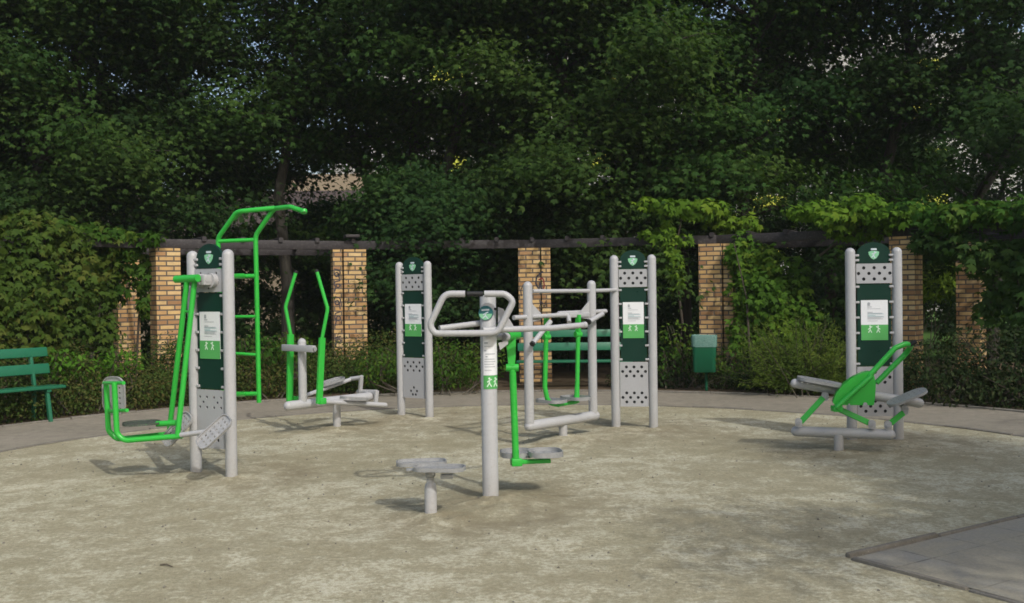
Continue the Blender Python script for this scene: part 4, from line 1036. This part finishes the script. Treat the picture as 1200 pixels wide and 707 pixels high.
# ------------------------------------------------------------------ foliage
MAPLE_T = np.array([(0, 0, 0), (.5, -.16, .03), (1, 0, -.10), (.5, .16, .03), (.66, .56, -.09), (.12, .34, .0), (.66, -.56, -.09), (.12, -.34, .0)], float)
MAPLE_Q = [(0, 1, 2, 3), (0, 3, 4, 5), (0, 7, 6, 1)]
OVAL_T = np.array([(0, 0, 0), (.45, -.24, .04), (1, 0, -.06), (.45, .24, .04)], float)
OVAL_Q = [(0, 1, 2, 3)]
NEEDLE_T = np.array([(0, 0, 0), (.4, -.10, .0), (1, 0, .0), (.4, .10, .0)], float)

def leaf_mesh(name, pos, nrm, tip, size, rnd, mat, kind='maple'):
    T, Q = {'maple': (MAPLE_T, MAPLE_Q), 'oval': (OVAL_T, OVAL_Q), 'needle': (NEEDLE_T, OVAL_Q)}[kind]
    n = nrm / np.linalg.norm(nrm, axis=1, keepdims=True)
    t = tip - n * np.sum(tip * n, 1, keepdims=True); t /= (np.linalg.norm(t, axis=1, keepdims=True) + 1e-9)
    b = np.cross(n, t); k = len(T); N_ = len(pos)
    v = pos[:, None, :] + size[:, None, None] * (T[None, :, 0:1] * t[:, None, :] + T[None, :, 1:2] * b[:, None, :] + T[None, :, 2:3] * n[:, None, :])
    v = v.reshape(-1, 3)
    q = np.array(Q); f = (np.arange(N_)[:, None, None] * k + q[None]).reshape(-1)
    me = bpy.data.meshes.new(name); nf = N_ * len(Q)
    me.vertices.add(len(v)); me.vertices.foreach_set("co", v.astype(np.float32).ravel())
    me.loops.add(nf * 4); me.loops.foreach_set("vertex_index", f.astype(np.int32))
    me.polygons.add(nf); me.polygons.foreach_set("loop_start", (np.arange(nf) * 4).astype(np.int32))
    at = me.attributes.new("rnd", 'FLOAT', 'POINT'); at.data.foreach_set("value", np.repeat(rnd, k).astype(np.float32))
    me.update(calc_edges=True); me.materials.append(mat); return me

def rand_unit(n):
    v = rng.normal(size=(n, 3)); return v / np.linalg.norm(v, axis=1, keepdims=True)

def gen_tree(seed, H=10.5, R=3.0, z0=2.6, nl=24, per=125, leaf=0.099, mat=None, up_bias=1.0):
    """returns (leaf mesh, wood mesh builder)"""
    r = np.random.default_rng(seed); wood = MB()
    wob = [Vector((r.normal() * 0.10 * i, r.normal() * 0.10 * i, H * i / 6)) for i in range(7)]
    wood.tube(wob, [0.15, 0.125, 0.105, 0.085, 0.06, 0.04, 0.015], n=10)
    def trunk(z):
        t = min(5.999, max(0, z / H * 6)); i = int(t); return wob[i].lerp(wob[i + 1], t - i)
    cl = []
    for k in range(nl):
        f = (k + r.random() * 0.7) / nl
        z = z0 - 0.9 + (H * 0.93 - z0 + 0.9) * f ** 1.1
        az = k * 2.399 + r.normal() * 0.3
        prof = (0.80 + 0.45 * math.sin(PI * min(1, f * 1.15 + 0.12))) * (1 - 0.55 * max(0, f - 0.55) / 0.45)
        ln = R * prof * (0.75 + 0.4 * r.random())
        el = rad(18 + 42 * f + r.normal() * 8)
        p = trunk(z); pts = [p.copy()]; d = Vector((math.cos(az) * math.cos(el), math.sin(az) * math.cos(el), math.sin(el)))
        seg = 6
        for s in range(seg):
            p = p + d * (ln / seg); pts.append(p.copy())
            d = (d + Vector((r.normal() * .13, r.normal() * .13, r.normal() * .08 - 0.075))).normalized()
        r0 = 0.055 * (1 - 0.6 * f)
        wood.tube(pts, [r0 * (1 - 0.85 * i / seg) for i in range(seg + 1)], n=6)
        for s in range(2, seg + 1):
            w0 = pts[s]
            for side in range(2 if s > 2 else 1):
                a2 = az + (1 if side else -1) * (0.55 + r.random() * 0.7); l2 = (0.35 + 0.65 * r.random()) * (0.45 + 0.12 * ln)
                e = w0 + Vector((math.cos(a2) * l2, math.sin(a2) * l2, l2 * (0.10 + 0.25 * r.random())))
                wood.tube([w0, w0.lerp(e, .5) + Vector((0, 0, .05)), e], [0.014, 0.010, 0.005], n=4)
                cl.append((e, 0.36 + 0.22 * r.random()))
            cl.append((w0 + Vector((0, 0, 0.05)), 0.34 + 0.2 * r.random()))
    pos = []; nr = []; tp = []; sz = []; rd = []
    for (c, rr) in cl:
        n = int(per * (rr / 0.45) ** 2 * (0.7 + 0.5 * r.random()))
        q = r.normal(size=(n, 3)) * np.array((rr * 0.80, rr * 0.80, rr * 0.42))
        rad2 = np.hypot(q[:, 0], q[:, 1]); q[:, 2] -= 0.24 * rad2 ** 2 / max(rr, .2)      # sprays droop at their rim
        out = q.copy(); out[:, 2] = 0
        gl = np.array((c.x, c.y, 0.0)); gl = gl / (np.linalg.norm(gl) + 1e-6)
        nn = np.array((0, 0, up_bias))[None] + 0.55 * r.normal(size=(n, 3)) + 0.55 * gl[None] + 0.35 * out / (rad2[:, None] + .1)
        tt = out + gl[None] * 0.6 + r.normal(size=(n, 3)) * 0.4; tt[:, 2] -= 0.45
        pos.append(q + np.array(c)); nr.append(nn); tp.append(tt); sz.append(leaf * (0.65 + 0.7 * r.random(n)))
        rd.append(np.clip(0.55 * r.random() + 0.5 * r.random(n), 0, 1))
    me = leaf_mesh("crown", np.concatenate(pos), np.concatenate(nr), np.concatenate(tp), np.concatenate(sz), np.concatenate(rd), mat or M['maple'])
    return me, wood

def place_tree(proto, name, label, loc, rz, sc, group, mat=None, scz=None):
    root = bpy.data.objects.new(name, None); col.objects.link(root); root.location = loc; root.rotation_euler = (0, 0, rz); root.scale = (sc, sc, scz or sc)
    tag(root, label, "tree", group)
    for nm, me in (("crown", proto[0]), ("trunk", proto[1])):
        o = bpy.data.objects.new(nm, me); col.objects.link(o); o.parent = root
        if nm == "crown" and mat: o.material_slots[0].link = 'OBJECT'; o.material_slots[0].material = mat
    return root

def make_protos():
    pr = []
    for sd, H, R, z0, nl in ((11, 10.5, 3.0, 2.9, 26), (23, 11.2, 2.7, 3.4, 25), (37, 10.0, 3.2, 2.7, 25), (58, 11.0, 2.9, 3.1, 26), (71, 11.0, 2.8, 6.0, 18), (83, 11.5, 2.7, 5.4, 18)):
        me, wd = gen_tree(sd, H, R, z0, nl, per=112 if z0 > 4 else 158)
        o = wd.build("trunk", M['bark']); wm = o.data; bpy.data.objects.remove(o)
        pr.append((me, wm))
    return pr

def blob_leaves(blobs, dens, size, facing, r, up=0.35, shell=0.55, hang=0.6, jitter=0.55):
    """blobs: (centre, (rx,ry,rz)); leaves in the outer shell of each, looking outwards"""
    pos = []; nr = []; tp = []; sz = []; rd = []
    fc = np.array(facing)
    for (c, ra) in blobs:
        ra = np.array(ra); area = 4 * PI * ((ra[0] * ra[1]) ** 1.6 / 3 + (ra[0] * ra[2]) ** 1.6 / 3 + (ra[1] * ra[2]) ** 1.6 / 3) ** (1 / 1.6)
        n = max(20, int(dens * area))
        u = r.normal(size=(n, 3)); u /= np.linalg.norm(u, axis=1, keepdims=True)
        rr = shell + (1.08 - shell) * r.random(n) ** 0.7
        rr *= 1 + 0.16 * np.sin(u[:, 0] * 6 + c[0] * 5) * np.cos(u[:, 2] * 7 + c[2] * 3)
        q = u * rr[:, None] * ra
        pos.append(q + np.array(c)); g = u / ra; g /= np.linalg.norm(g, axis=1, keepdims=True)
        nr.append(g * 0.9 + fc * 0.5 + np.array((0, 0, up)) + jitter * r.normal(size=(n, 3)))
        t = r.normal(size=(n, 3)) * 0.5 + g * 0.4; t[:, 2] -= hang; tp.append(t)
        sz.append(size * (0.6 + 0.75 * r.random(n))); rd.append(np.clip(0.45 * r.random() + 0.6 * r.random(n), 0, 1))
    return [np.concatenate(x) for x in (pos, nr, tp, sz, rd)]

def obj_from(me, name, parent=None, org=None):
    o = bpy.data.objects.new(name, me); col.objects.link(o)
    if parent:
        o.parent = parent; me.transform(Matrix.Translation(-ORG[parent.name])); ORG[o.name] = ORG[parent.name]
    return o

def stems(paths, rr, parent, name="stem", mat=None):
    b = MB()
    for p in paths: b.tube(fillet(p, 0.2, 4), [rr, rr * 0.45], n=6)
    return b.build(name, mat or M['stem'], parent)

def vine(label, blobs, mat, size, dens, paths, r, facing=(0, -0.8, 0.2), **kw):
    c = blobs[0][0]; root = thing("climbing_vine", label, "climbing plant", (c[0], c[1], 0))
    a = blob_leaves(blobs, dens, size, facing, r, **kw)
    obj_from(leaf_mesh("foliage", *a, mat, 'maple'), "foliage", root)
    if paths: stems(paths, 0.02, root)
    return root

def shrub(name, label, cat, blobs, mat, size, dens, r, kind='oval', group=None, **kw):
    c = blobs[0][0]; root = thing(name, label, cat, (c[0], c[1], 0), group)
    a = blob_leaves(blobs, dens, size, (0, -0.5, 0.2), r, **kw)
    obj_from(leaf_mesh("foliage", *a, mat, kind), "foliage", root)
    ps = []
    for (q, ra) in blobs:
        for k in range(4): ps.append([Vector((c[0] + (q[0] - c[0]) * .5 + r.normal() * .1, c[1] + (q[1] - c[1]) * .5 + r.normal() * .06, 0)), Vector((q[0] + r.normal() * ra[0] * .3, q[1], q[2] * 0.5)), Vector((q[0] + r.normal() * ra[0] * .6, q[1] + r.normal() * ra[1] * .4, q[2] + ra[2] * .7))])
    stems(ps, 0.012, root, "stem")
    return root

def mass(name, blobs, mat, size, dens, r, kind='oval', **kw):
    a = blob_leaves(blobs, dens, size, (0, -0.5, 0.2), r, **kw)
    o = obj_from(leaf_mesh(name, *a, mat, kind), name); return tag(o, kind="stuff")

def juniper(c, r):
    root = thing("juniper_bush", "feathery yellow-green juniper with arching sprays beside the litter bin and vine", "shrub", c)
    pos = []; nr = []; tp = []; sz = []; rd = []; paths = []
    for k in range(250):
        az = r.random() * 2 * PI; el = rad(28 + 50 * r.random()); ln = 0.55 + 0.70 * r.random()
        b0 = np.array(c) + np.array((r.normal() * 0.38, r.normal() * 0.22, 0.02))
        d = np.array((math.cos(az) * math.cos(el) * 1.15, math.sin(az) * math.cos(el) * 0.7, math.sin(el)))
        p = b0.copy(); pts = [Vector(p)]; tone = r.random() * 0.5
        for s in range(7):
            p = p + d * ln / 7; d = d + np.array((0, 0, -0.075)) + r.normal(size=3) * 0.05; d /= np.linalg.norm(d); pts.append(Vector(p))
            n = 13; q = p + r.normal(size=(n, 3)) * 0.032
            side = np.cross(d, r.normal(size=(n, 3))); side /= np.linalg.norm(side, axis=1, keepdims=True)
            pos.append(q); tp.append(d[None] * 1.0 + side * 0.7); nr.append(np.array((0, -0.3, 0.8)) + r.normal(size=(n, 3)) * 0.6)
            sz.append(0.07 * (0.6 + 0.6 * r.random(n))); rd.append(np.clip(tone + (0.10 + 0.06 * s) * r.random(n), 0, 1))
        if k % 3 == 0: paths.append(pts)
    a = [np.concatenate(x) for x in (pos, nr, tp, sz, rd)]
    obj_from(leaf_mesh("foliage", *a, M['juniper'], 'needle'), "foliage", root)
    b = MB()
    for p in paths: b.tube(p, [0.008, 0.003], n=4)
    b.build("stem", M['stem'], root)
    return root

# ------------------------------------------------------------------ buildings far behind
def buildings():
    def B(px, d): return (px - CX) / FPX * d
    # low building with the brown ribbed roof
    d = 34.0; x0, x1 = B(60, d), B(545, d)
    zt = lambda y, dd=d: P(350, y, dd).z
    root = thing("low_building", "low building with sloping brown ribbed roof behind the maples", "building", ((x0 + x1) / 2, d, 0))
    MB().box((x1 - x0 - 0.6, 6, 3.55), Matrix.Translation(((x0 + x1) / 2, d + 3.4, 1.77))).build("wall", M['beige'], root)
    b = MB(); z0, z1 = zt(277), zt(222, d + 3)
    b._add([(x0, d, z0), (x1, d, z0), (x1, d + 3.6, z1), (x0, d + 3.6, z1), (x0, d, z0 - .15), (x1, d, z0 - .15), (x1, d + 3.6, z1 - .15), (x0, d + 3.6, z1 - .15)],
           [(0, 1, 2, 3), (4, 7, 6, 5), (0, 4, 5, 1), (1, 5, 6, 2), (2, 6, 7, 3), (3, 7, 4, 0)])
    b.build("roof", M['roof'], root)
    # beige house with grey upper storey behind it
    d = 40.0; x0, x1 = B(330, d), B(670, d)
    root = thing("beige_house", "beige house with grey upper storey behind the brown roof", "building", ((x0 + x1) / 2, d, 0))
    z1 = P(450, 203, d).z; z2 = P(450, 152, d).z
    MB().box((x1 - x0, 7, z1), Matrix.Translation(((x0 + x1) / 2, d + 3.5, z1 / 2))).build("wall", M['beige'], root)
    xa, xb = B(385, d), B(500, d)
    MB().box((xb - xa, 6, z2 - z1), Matrix.Translation(((xa + xb) / 2, d + 3.8, (z1 + z2) / 2 + .002))).build("upper_wall", M['greywall'], root)
    for px in (420, 470):
        xc = B(px, d); zc = P(px, 177, d).z
        f = MB().box((1.1, 0.12, 1.05), Matrix.Translation((xc, d + 0.78, zc))).build("window", M['wframe'], root)
        for s in (-1, 1): MB().box((0.42, 0.04, 0.85), Matrix.Translation((xc + s * 0.26, d + 0.71, zc))).build("pane", M['window'], f)
    # tall pale block with yellow panels
    d = 62.0; x0, x1 = B(440, d), B(1300, d); H = 17.5
    root = thing("apartment_block", "tall pale apartment block with yellow panels glimpsed between the tree crowns", "building", ((x0 + x1) / 2, d, 0))
    MB().box((x1 - x0, 12, H), Matrix.Translation(((x0 + x1) / 2, d + 6, H / 2))).build("wall", M['pale'], root)
    nb = int((x1 - x0) / 3.1)
    for k in range(nb):
        xc = x0 + 1.5 + k * (x1 - x0 - 3) / (nb - 1)
        for fl in range(6):
            z = 1.8 + fl * 2.8
            if k % 3 == 1:
                MB().box((2.3, 0.5, 1.0), Matrix.Translation((xc, d - 0.26, z - 0.5))).build("balcony_panel", M['yellow'], root)
            f = MB().box((1.5, 0.14, 1.4), Matrix.Translation((xc, d - 0.02, z + 0.75))).build("window", M['wframe'], root)
            MB().box((1.3, 0.04, 1.2), Matrix.Translation((xc, d - 0.105, z + 0.75))).build("pane", M['window'], f)
    # brick-red house seen low at the left
    return

# ================================================================== assemble
ls = left_station(); el = elliptical(); mb = mid_left_board(); wk = walker(); cs = centre_station(); st = stepper(); rb = right_board(); lp = leg_press()
bf = Vector((0.80, -0.60, 0)); bx = Vector((0.6, 0.8, 0))
bench("green slatted bench at the left edge before the hedge bank", Vector((-5.98, 12.66, 0)) - bx * 0.70 - bf * 0.24, bf, 1.85)
bench("green slatted bench on bare soil behind the hanging pedal swing", Vector((1.02, 16.25, 0)), Vector((-0.06, -1, 0)), 1.9)
litter_bin()
pg, degs = pergola()
build_grounds()
buildings()

r1 = np.random.default_rng(101)
V = lambda px, py, d: tuple(P(px, py, d))
def strip(pts, ra, n, r, jit=0.25):
    """blobs strung along a polyline of world points"""
    out = []; pts = [Vector(p) for p in pts]
    for k in range(n):
        t = k / max(1, n - 1) * (len(pts) - 1); i = min(int(t), len(pts) - 2); q = pts[i].lerp(pts[i + 1], t - i)
        s = 0.75 + 0.5 * r.random()
        out.append(((q.x + r.normal() * jit * ra[0], q.y + r.normal() * jit * ra[1], q.z + r.normal() * jit * ra[2]), (ra[0] * s, ra[1] * s, ra[2] * s)))
    return out

# vines
bl = []
for (px, py, d, a, c) in ((-40, 330, 13.6, .9, .9), (20, 300, 13.9, .6, .55), (20, 380, 13.8, .6, .55), (70, 320, 14.4, .55, .6), (70, 390, 14.3, .5, .45), (40, 270, 14.2, .6, .25), (105, 300, 14.9, .38, .5), (110, 350, 15.0, .30, .5), (120, 390, 14.9, .25, .3), (-60, 270, 13.2, .6, .4), (10, 345, 13.7, .6, .5), (35, 262, 14.1, .25, .2), (85, 283, 14.5, .25, .16), (-10, 395, 13.5, .35, .3), (50, 350, 13.9, .25, .3), (88, 340, 14.3, .2, .35)):
    bl.append((V(px, py, d), (a, .32, c)))
vine("thick dull green vine wall over the pergola's end behind the left bench", bl, M['vine_dull'], 0.105, 190, [[V(60, 440, 14.6), V(70, 350, 14.7), V(60, 280, 14.6)], [V(110, 440, 15.1), V(118, 350, 15.1), V(100, 290, 15.0)]], r1, hang=0.9)
bl = strip([P(100, 285, 15.1), P(150, 288, 15.3), P(140, 310, 15.5), P(128, 340, 15.6)], (.30, .16, .20), 9, r1) + strip([P(60, 268, 14.6), P(170, 276, 15.2)], (.24, .16, .09), 7, r1) + [(V(165, 315, 15.5), (.16, .12, .35)), (V(168, 350, 15.6), (.10, .10, .35))]
vine("brighter vine curling over the beam end by the leftmost brick pillar", bl, M['vine'], 0.12, 150, [[V(160, 420, 15.7), V(165, 340, 15.7), V(150, 285, 15.4)]], r1, hang=0.9)
bl = strip([P(874, 288, 16.4), P(894, 330, 16.3), P(905, 380, 16.1)], (.32, .22, .34), 8, r1, 0.15) + [(V(925, 350, 16.2), (.36, .22, .34)), (V(878, 360, 16.35), (.24, .16, .45)), (V(880, 400, 16.1), (.36, .25, .25)), (V(935, 320, 16.3), (.2, .18, .3)), (V(905, 305, 16.2), (.28, .2, .22)), (V(862, 300, 16.25), (.16, .12, .2)), (V(866, 340, 16.2), (.20, .13, .25)), (V(868, 385, 16.1), (.24, .16, .28)), (V(895, 350, 15.9), (.32, .2, .4)), (V(915, 395, 15.9), (.3, .22, .25)), (V(945, 375, 16.0), (.2, .18, .3))]
vine("leafy vine cascading down the brick pillar right of the litter bin", bl, M['vine_mid'], 0.11, 185, [[V(880, 440, 15.7), V(875, 350, 15.9), V(860, 285, 16.1)]] + [], r1, hang=0.8)
bl = strip([P(765, 240, 16.4), P(800, 245, 16.4), P(840, 245, 16.7), P(866, 262, 16.8)], (.25, .2, .13), 10, r1) + strip([P(782, 262, 16.4), P(788, 300, 16.4), P(792, 330, 16.4)], (.11, .10, .15), 7, r1) + strip([P(760, 275, 16.5), P(800, 282, 16.4)], (.16, .14, .08), 4, r1)
vine("bright vine trailing in strands over the beam beside the twin-post walker board", bl, M['vine_bright'], 0.12, 130, [[V(800, 380, 16.4), V(790, 300, 16.4), V(800, 250, 16.4)]], r1, hang=0.9)
bl = strip([P(950, 252, 15.7), P(985, 246, 15.4), P(1020, 252, 15.2), P(1060, 250, 15.0)], (.34, .30, .15), 11, r1, 0.45) + strip([P(985, 275, 15.4), P(1040, 268, 15.1)], (.2, .15, .10), 5, r1)
vine("bright green vine heaped along the pergola top above the leg press", bl, M['vine_bright'], 0.11, 125, [[V(960, 300, 15.7), V(1000, 270, 15.4), V(1100, 262, 14.8)]], r1, hang=0.7)
bl = strip([P(1070, 254, 15.0), P(1130, 250, 14.4), P(1200, 252, 13.7), P(1270, 252, 13.0)], (.42, .32, .19), 15, r1, 0.4)  # the top vine carries on here; darker leaf colour stands for its shade
vine("shade-tinted vine thatch over the pergola's end at the photo's right edge", bl, M['vine'], 0.11, 130, [[V(1180, 300, 14.0), V(1190, 260, 13.9), V(1150, 252, 14.2)]], r1, hang=0.7)
bl = strip([P(1085, 278, 14.7), P(1140, 290, 14.2), P(1200, 300, 13.6), P(1260, 300, 13.2)], (.35, .25, .2), 10, r1) + [(V(1185, 330, 13.8), (.30, .2, .45)), (V(1215, 370, 13.5), (.35, .25, .5)), (V(1165, 350, 14.0), (.16, .15, .4)), (V(985, 320, 16.2), (.3, .2, .4)), (V(975, 370, 16.2), (.3, .2, .35)), (V(1152, 305, 15.4), (.22, .18, .3)), (V(1158, 365, 15.4), (.22, .18, .3))]
vine("dark vine curtain hanging at the pergola's shaded far end", bl, M['maple'], 0.12, 120, [[V(1190, 430, 13.9), V(1195, 340, 13.9), V(1180, 280, 14.0)]], r1, hang=0.9)

# hedge bank and undergrowth
def bank(d0, d1, r, ht, rw, n, rr):
    out = []
    for k in range(n):
        dg = d0 + (d1 - d0) * (k + rr.random() * .8) / n; q = arc_pt(r + rr.normal() * 0.16, dg); h = ht * (0.7 + 0.5 * rr.random())
        out.append(((q.x, q.y, h * 0.50), (rw * (0.8 + .5 * rr.random()), rw * .8, h * 0.55)))
    return out
mass("undergrowth", bank(-64, -5, 8.25, 0.62, 0.40, 34, r1) + bank(-64, -4, 8.9, 0.85, 0.42, 30, r1), M['shrub'], 0.052, 520, r1, jitter=0.8, shell=0.45)
mass("undergrowth", bank(13.5, 62, 8.9, 0.60, 0.42, 20, r1) + bank(12, 30, 8.45, 0.35, 0.3, 9, r1), M['shrub_dark'], 0.06, 420, r1, jitter=0.8, shell=0.45)
shrub("leafy_bush", "bright leafy bush beside the left bench under the vine wall", "shrub", [(V(95, 428, 13.6), (.42, .3, .20)), (V(140, 424, 14.0), (.35, .25, .22)), (V(60, 425, 13.4), (.28, .25, .2))], M['vine_bright'], 0.085, 190, r1, jitter=0.7)
shrub("leafy_bush", "fresh green bush low behind the ladder and elliptical trainer", "shrub", [(V(300, 412, 15.2), (.5, .3, .26)), (V(345, 405, 15.4), (.3, .3, .22)), (V(255, 418, 15.0), (.35, .3, .26))], M['vine'], 0.075, 210, r1, jitter=0.7)
shrub("leafy_bush", "broad green bush between the small board and the single thick post", "shrub", [(V(525, 425, 15.3), (.48, .35, .36)), (V(570, 425, 15.4), (.36, .3, .32)), (V(480, 425, 15.2), (.40, .3, .32)), (V(440, 428, 15.1), (.3, .3, .26))], M['vine'], 0.07, 240, r1, jitter=0.7)
shrub("leafy_bush", "loose green bush left of the litter bin", "shrub", [(V(795, 395, 16.0), (.30, .25, .26)), (V(780, 425, 15.9), (.28, .25, .28)), (V(812, 420, 16.0), (.30, .25, .30)), (V(855, 425, 15.7), (.3, .25, .26))], M['vine'], 0.085, 150, r1, jitter=0.7)
juniper(PZ(946, 14.75, 0), r1)
shrub("yew_bush", "dark spreading bush behind the leg press at the photo's right edge", "shrub", [(V(1100, 432, 13.5), (.50, .4, .42)), (V(1150, 425, 13.2), (.55, .4, .50)), (V(1205, 425, 12.9), (.6, .4, .52)), (V(1250, 420, 12.8), (.6, .4, .55)), (V(1125, 455, 13.0), (.5, .3, .25)), (V(1180, 458, 12.7), (.5, .3, .28))], M['shrub_dark'], 0.065, 420, r1, jitter=0.8)

# dark understorey beyond the pergola
bl = []
for row, (dm, hh, nn) in enumerate(((20.6, 0.85, 40), (23.2, 1.25, 34), (26.5, 1.6, 30))):
    for k in range(nn):
        x = -17 + 31 * (k + r1.random()) / nn; d = dm + 1.2 * r1.random(); h = hh * (0.75 + 0.5 * r1.random())
        if 0.405 < x / d < 0.465: continue
        if row == 2 and x < -2: h *= 0.6
        bl.append(((x, d, h * .8), (.8, .6, h)))
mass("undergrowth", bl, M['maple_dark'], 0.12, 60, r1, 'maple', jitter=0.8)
shrub("hedge", "clipped hedge with sunlight-tinted leaves on the lawn seen through the pergola gap", "hedge", [(V(1075, 325, 25), (.9, .6, .55)), (V(1105, 325, 25), (.9, .6, .6)), (V(1140, 330, 25), (.9, .6, .5)), (V(1180, 330, 25), (.9, .6, .5))], M['hedge_sun_tint'], 0.12, 420, r1, jitter=0.7)

bl = []
for k in range(22):
    x = 1 + 27 * (k + r1.random()) / 22; h = 1.7 + 0.9 * r1.random()
    bl.append(((x, 37 + 2 * r1.random(), h * .8), (1.3, 0.9, h)))
mass("treeline", bl, M['maple'], 0.16, 75, r1, 'maple', jitter=0.8)

# trees
protos = make_protos()
TR = [(-75, 19.0, 0, 1.0, "maple beyond the left end of the pergola, crown over the vine wall"),
      (30, 19.6, 2, 0.95, "maple rising behind the thick vine wall at left"),
      (110, 19.2, 1, 1.0, "dark-stemmed maple behind the leftmost brick pillar's left side"),
      (139, 20.6, 5, 0.95, "thinner maple close beside the dark-stemmed one behind the leftmost pillar"),
      (236, 21.5, 2, 1.05, "maple behind the board with the hanging seat"),
      (338, 20.0, 4, 1.0, "maple with trunk showing above the beam right of the green ladder"),
      (425, 22.5, 5, 0.95, "maple behind the graffiti-covered brick pillar"),
      (492, 20.4, 5, 1.0, "left one of two close maple trunks above the small board"),
      (527, 19.6, 4, 1.05, "right one of two close maple trunks above the small board"),
      (600, 21.5, 2, 1.0, "maple whose low branches droop over the middle brick pillar"),
      (676, 19.6, 0, 1.0, "maple behind the green bench and walker frame"),
      (735, 21.8, 5, 1.0, "maple straight behind the walker station's board"),
      (805, 20.2, 5, 0.95, "maple behind the trailing vine strands"),
      (892, 19.4, 1, 1.05, "maple behind the vine cascading down a pillar"),
      (975, 21.0, 4, 1.0, "maple behind the juniper bush"),
      (1060, 20.0, 5, 1.05, "maple behind the right instruction board"),
      (1160, 19.2, 2, 1.0, "maple at the right end of the pergola")]
for i, (px, d, k, s, lab) in enumerate(TR):
    c = PZ(px, d, 0); place_tree(protos[k], "maple_tree", lab, (c.x, c.y, -0.03), i * 1.7 + 0.4, s, "maples in a row behind the pergola", M['maple_dark'] if i % 3 == 2 or px > 940 else None)  # trees towards the right take darker leaves in place of shade there
BT = [(60, 27, 1, 0.7, "farther maple between the two leftmost trunks"), (270, 27.5, 3, 0.62, "farther maple beyond the low brown-roofed building's end"), (620, 29, 0, 0.62, "farther maple behind the middle brick pillar"),
      (760, 28, 1, 0.62, "farther maple beyond the walker station"), (850, 26.5, 3, 0.6, "smaller farther maple left of the one beyond the juniper"), (930, 27, 2, 0.62, "farther maple beyond the juniper bush"), (1040, 28, 0, 0.62, "farther maple beyond the right instruction board"), (1160, 35, 2, 1.05, "far maple glimpsed above the pillar beside the lawn gap"), (1300, 33, 3, 1.0, "farther maple beyond the lawn hedge")]
for i, (px, d, k, s, lab) in enumerate(BT):
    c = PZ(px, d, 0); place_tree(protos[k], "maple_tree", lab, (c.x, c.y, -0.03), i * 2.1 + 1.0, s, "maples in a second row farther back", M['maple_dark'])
ysap = gen_tree(97, 4.6, 1.25, 2.75, 15, per=150, leaf=0.105)
_o = ysap[1].build("trunk", M['bark']); _wm = _o.data; bpy.data.objects.remove(_o); ysap = (ysap[0], _wm)
for (px, d, s, rz, lab) in ((385, 25.5, 0.85, 2.6, "young maple half hiding the brown roof above the graffiti pillar"), (500, 18.4, 0.82, 5.1, "young maple whose dark leaves hide the beam above the small board"),
                            (556, 19.6, 0.85, 1.9, "young maple over the beam left of the middle brick pillar"),
                            (640, 18.9, 0.92, 3.6, "young maple drooping leaves onto the middle brick pillar's top")):
    c = PZ(px, d, 0); place_tree(ysap, "young_maple", lab, (c.x, c.y, -0.03), rz, s, "young maples right behind the pergola", M['maple_dark'])
# trees beside the camera that throw the shade at the right
for (x, y, k, s, rz) in ((7.9, 1.6, 0, 0.85, 0.3), (9.6, 0.2, 2, 0.9, 2.2), (12.6, 3.6, 3, 0.8, 1.2)):
    place_tree(protos[k], "maple_tree", "maple standing outside the picture that shades the gravel at right", (x, y, -0.03), rz, s, "maples beside the gravel court")

# fallen bits on the gravel
def twig(px, py, ln, ang):
    d = 1840 / (py - (342 - (px - 600) * 0.0141)); c = PZ(px, d, 0); z = gravel_z(c.x, c.y) + 0.006
    a = Vector((math.cos(ang), math.sin(ang), 0)) * ln / 2; c = Vector((c.x, c.y, z))
    b = MB().tube([c - a, c + Vector((0, 0.01, 0.006)), c + a], [0.006, 0.003], n=5); o = b.build("twig", M['twig'])
    return tag(o, "dry twig lying on the open gravel in front", "twig")
twig(195, 666, 0.10, -0.5)
pos = []; r2 = np.random.default_rng(5)
n = 1500
ang = r2.random(n) * 2 * PI; rr = RG * np.sqrt(r2.random(n)); xs = CEN.x + rr * np.cos(ang); ys = CEN.y + rr * np.sin(ang)
b = MB()
for x, y in zip(xs, ys):
    q = Vector((x, y, 0)) - PAVE_C
    s = 0.004 + 0.009 * r2.random() ** 3; z = gravel_z(x, y)
    if q.dot(PAVE_U) > 0 and q.dot(PAVE_V) > 0: continue
    mt = Matrix.Translation((x, y, z + s * 0.3)) @ Matrix.Rotation(r2.random() * 6, 4, 'Z')
    vs = [mt @ Vector((s * a, s * bb, s * cc)) for a, bb, cc in ((1, .1, 0), (.2, .9, -.1), (-.9, .3, 0), (-.3, -.8, 0), (.1, 0, .7), (0, .1, -.6))]
    b._add(vs, [(0, 1, 4), (1, 2, 4), (2, 3, 4), (3, 0, 4), (1, 0, 5), (2, 1, 5), (3, 2, 5), (0, 3, 5)])
tag(b.build("pebbles", M['kerb']), kind="stuff")

# thin haze volume added over the whole court to lift the blacks
hm, hnt, hout = nodes_of("added_haze")
pv = hnt.nodes.new("ShaderNodeVolumePrincipled"); pv.inputs["Color"].default_value = (0.92, 0.96, 0.93, 1); pv.inputs["Density"].default_value = 0.0006; pv.inputs["Anisotropy"].default_value = 0.2
hnt.links.new(pv.outputs[0], hout.inputs["Volume"])
hb = MB(); hb.box((320, 290, 24.0), Matrix.Translation((0, 70, 10.9)))
tag(hb.build("haze", hm), kind="stuff")
scene.cycles.volume_bounces = 1
scene.cycles.use_denoising = True
scene.cycles.max_bounces = 10
scene.cycles.diffuse_bounces = 7
scene.cycles.transmission_bounces = 8
scene.cycles.filter_width = 1.7
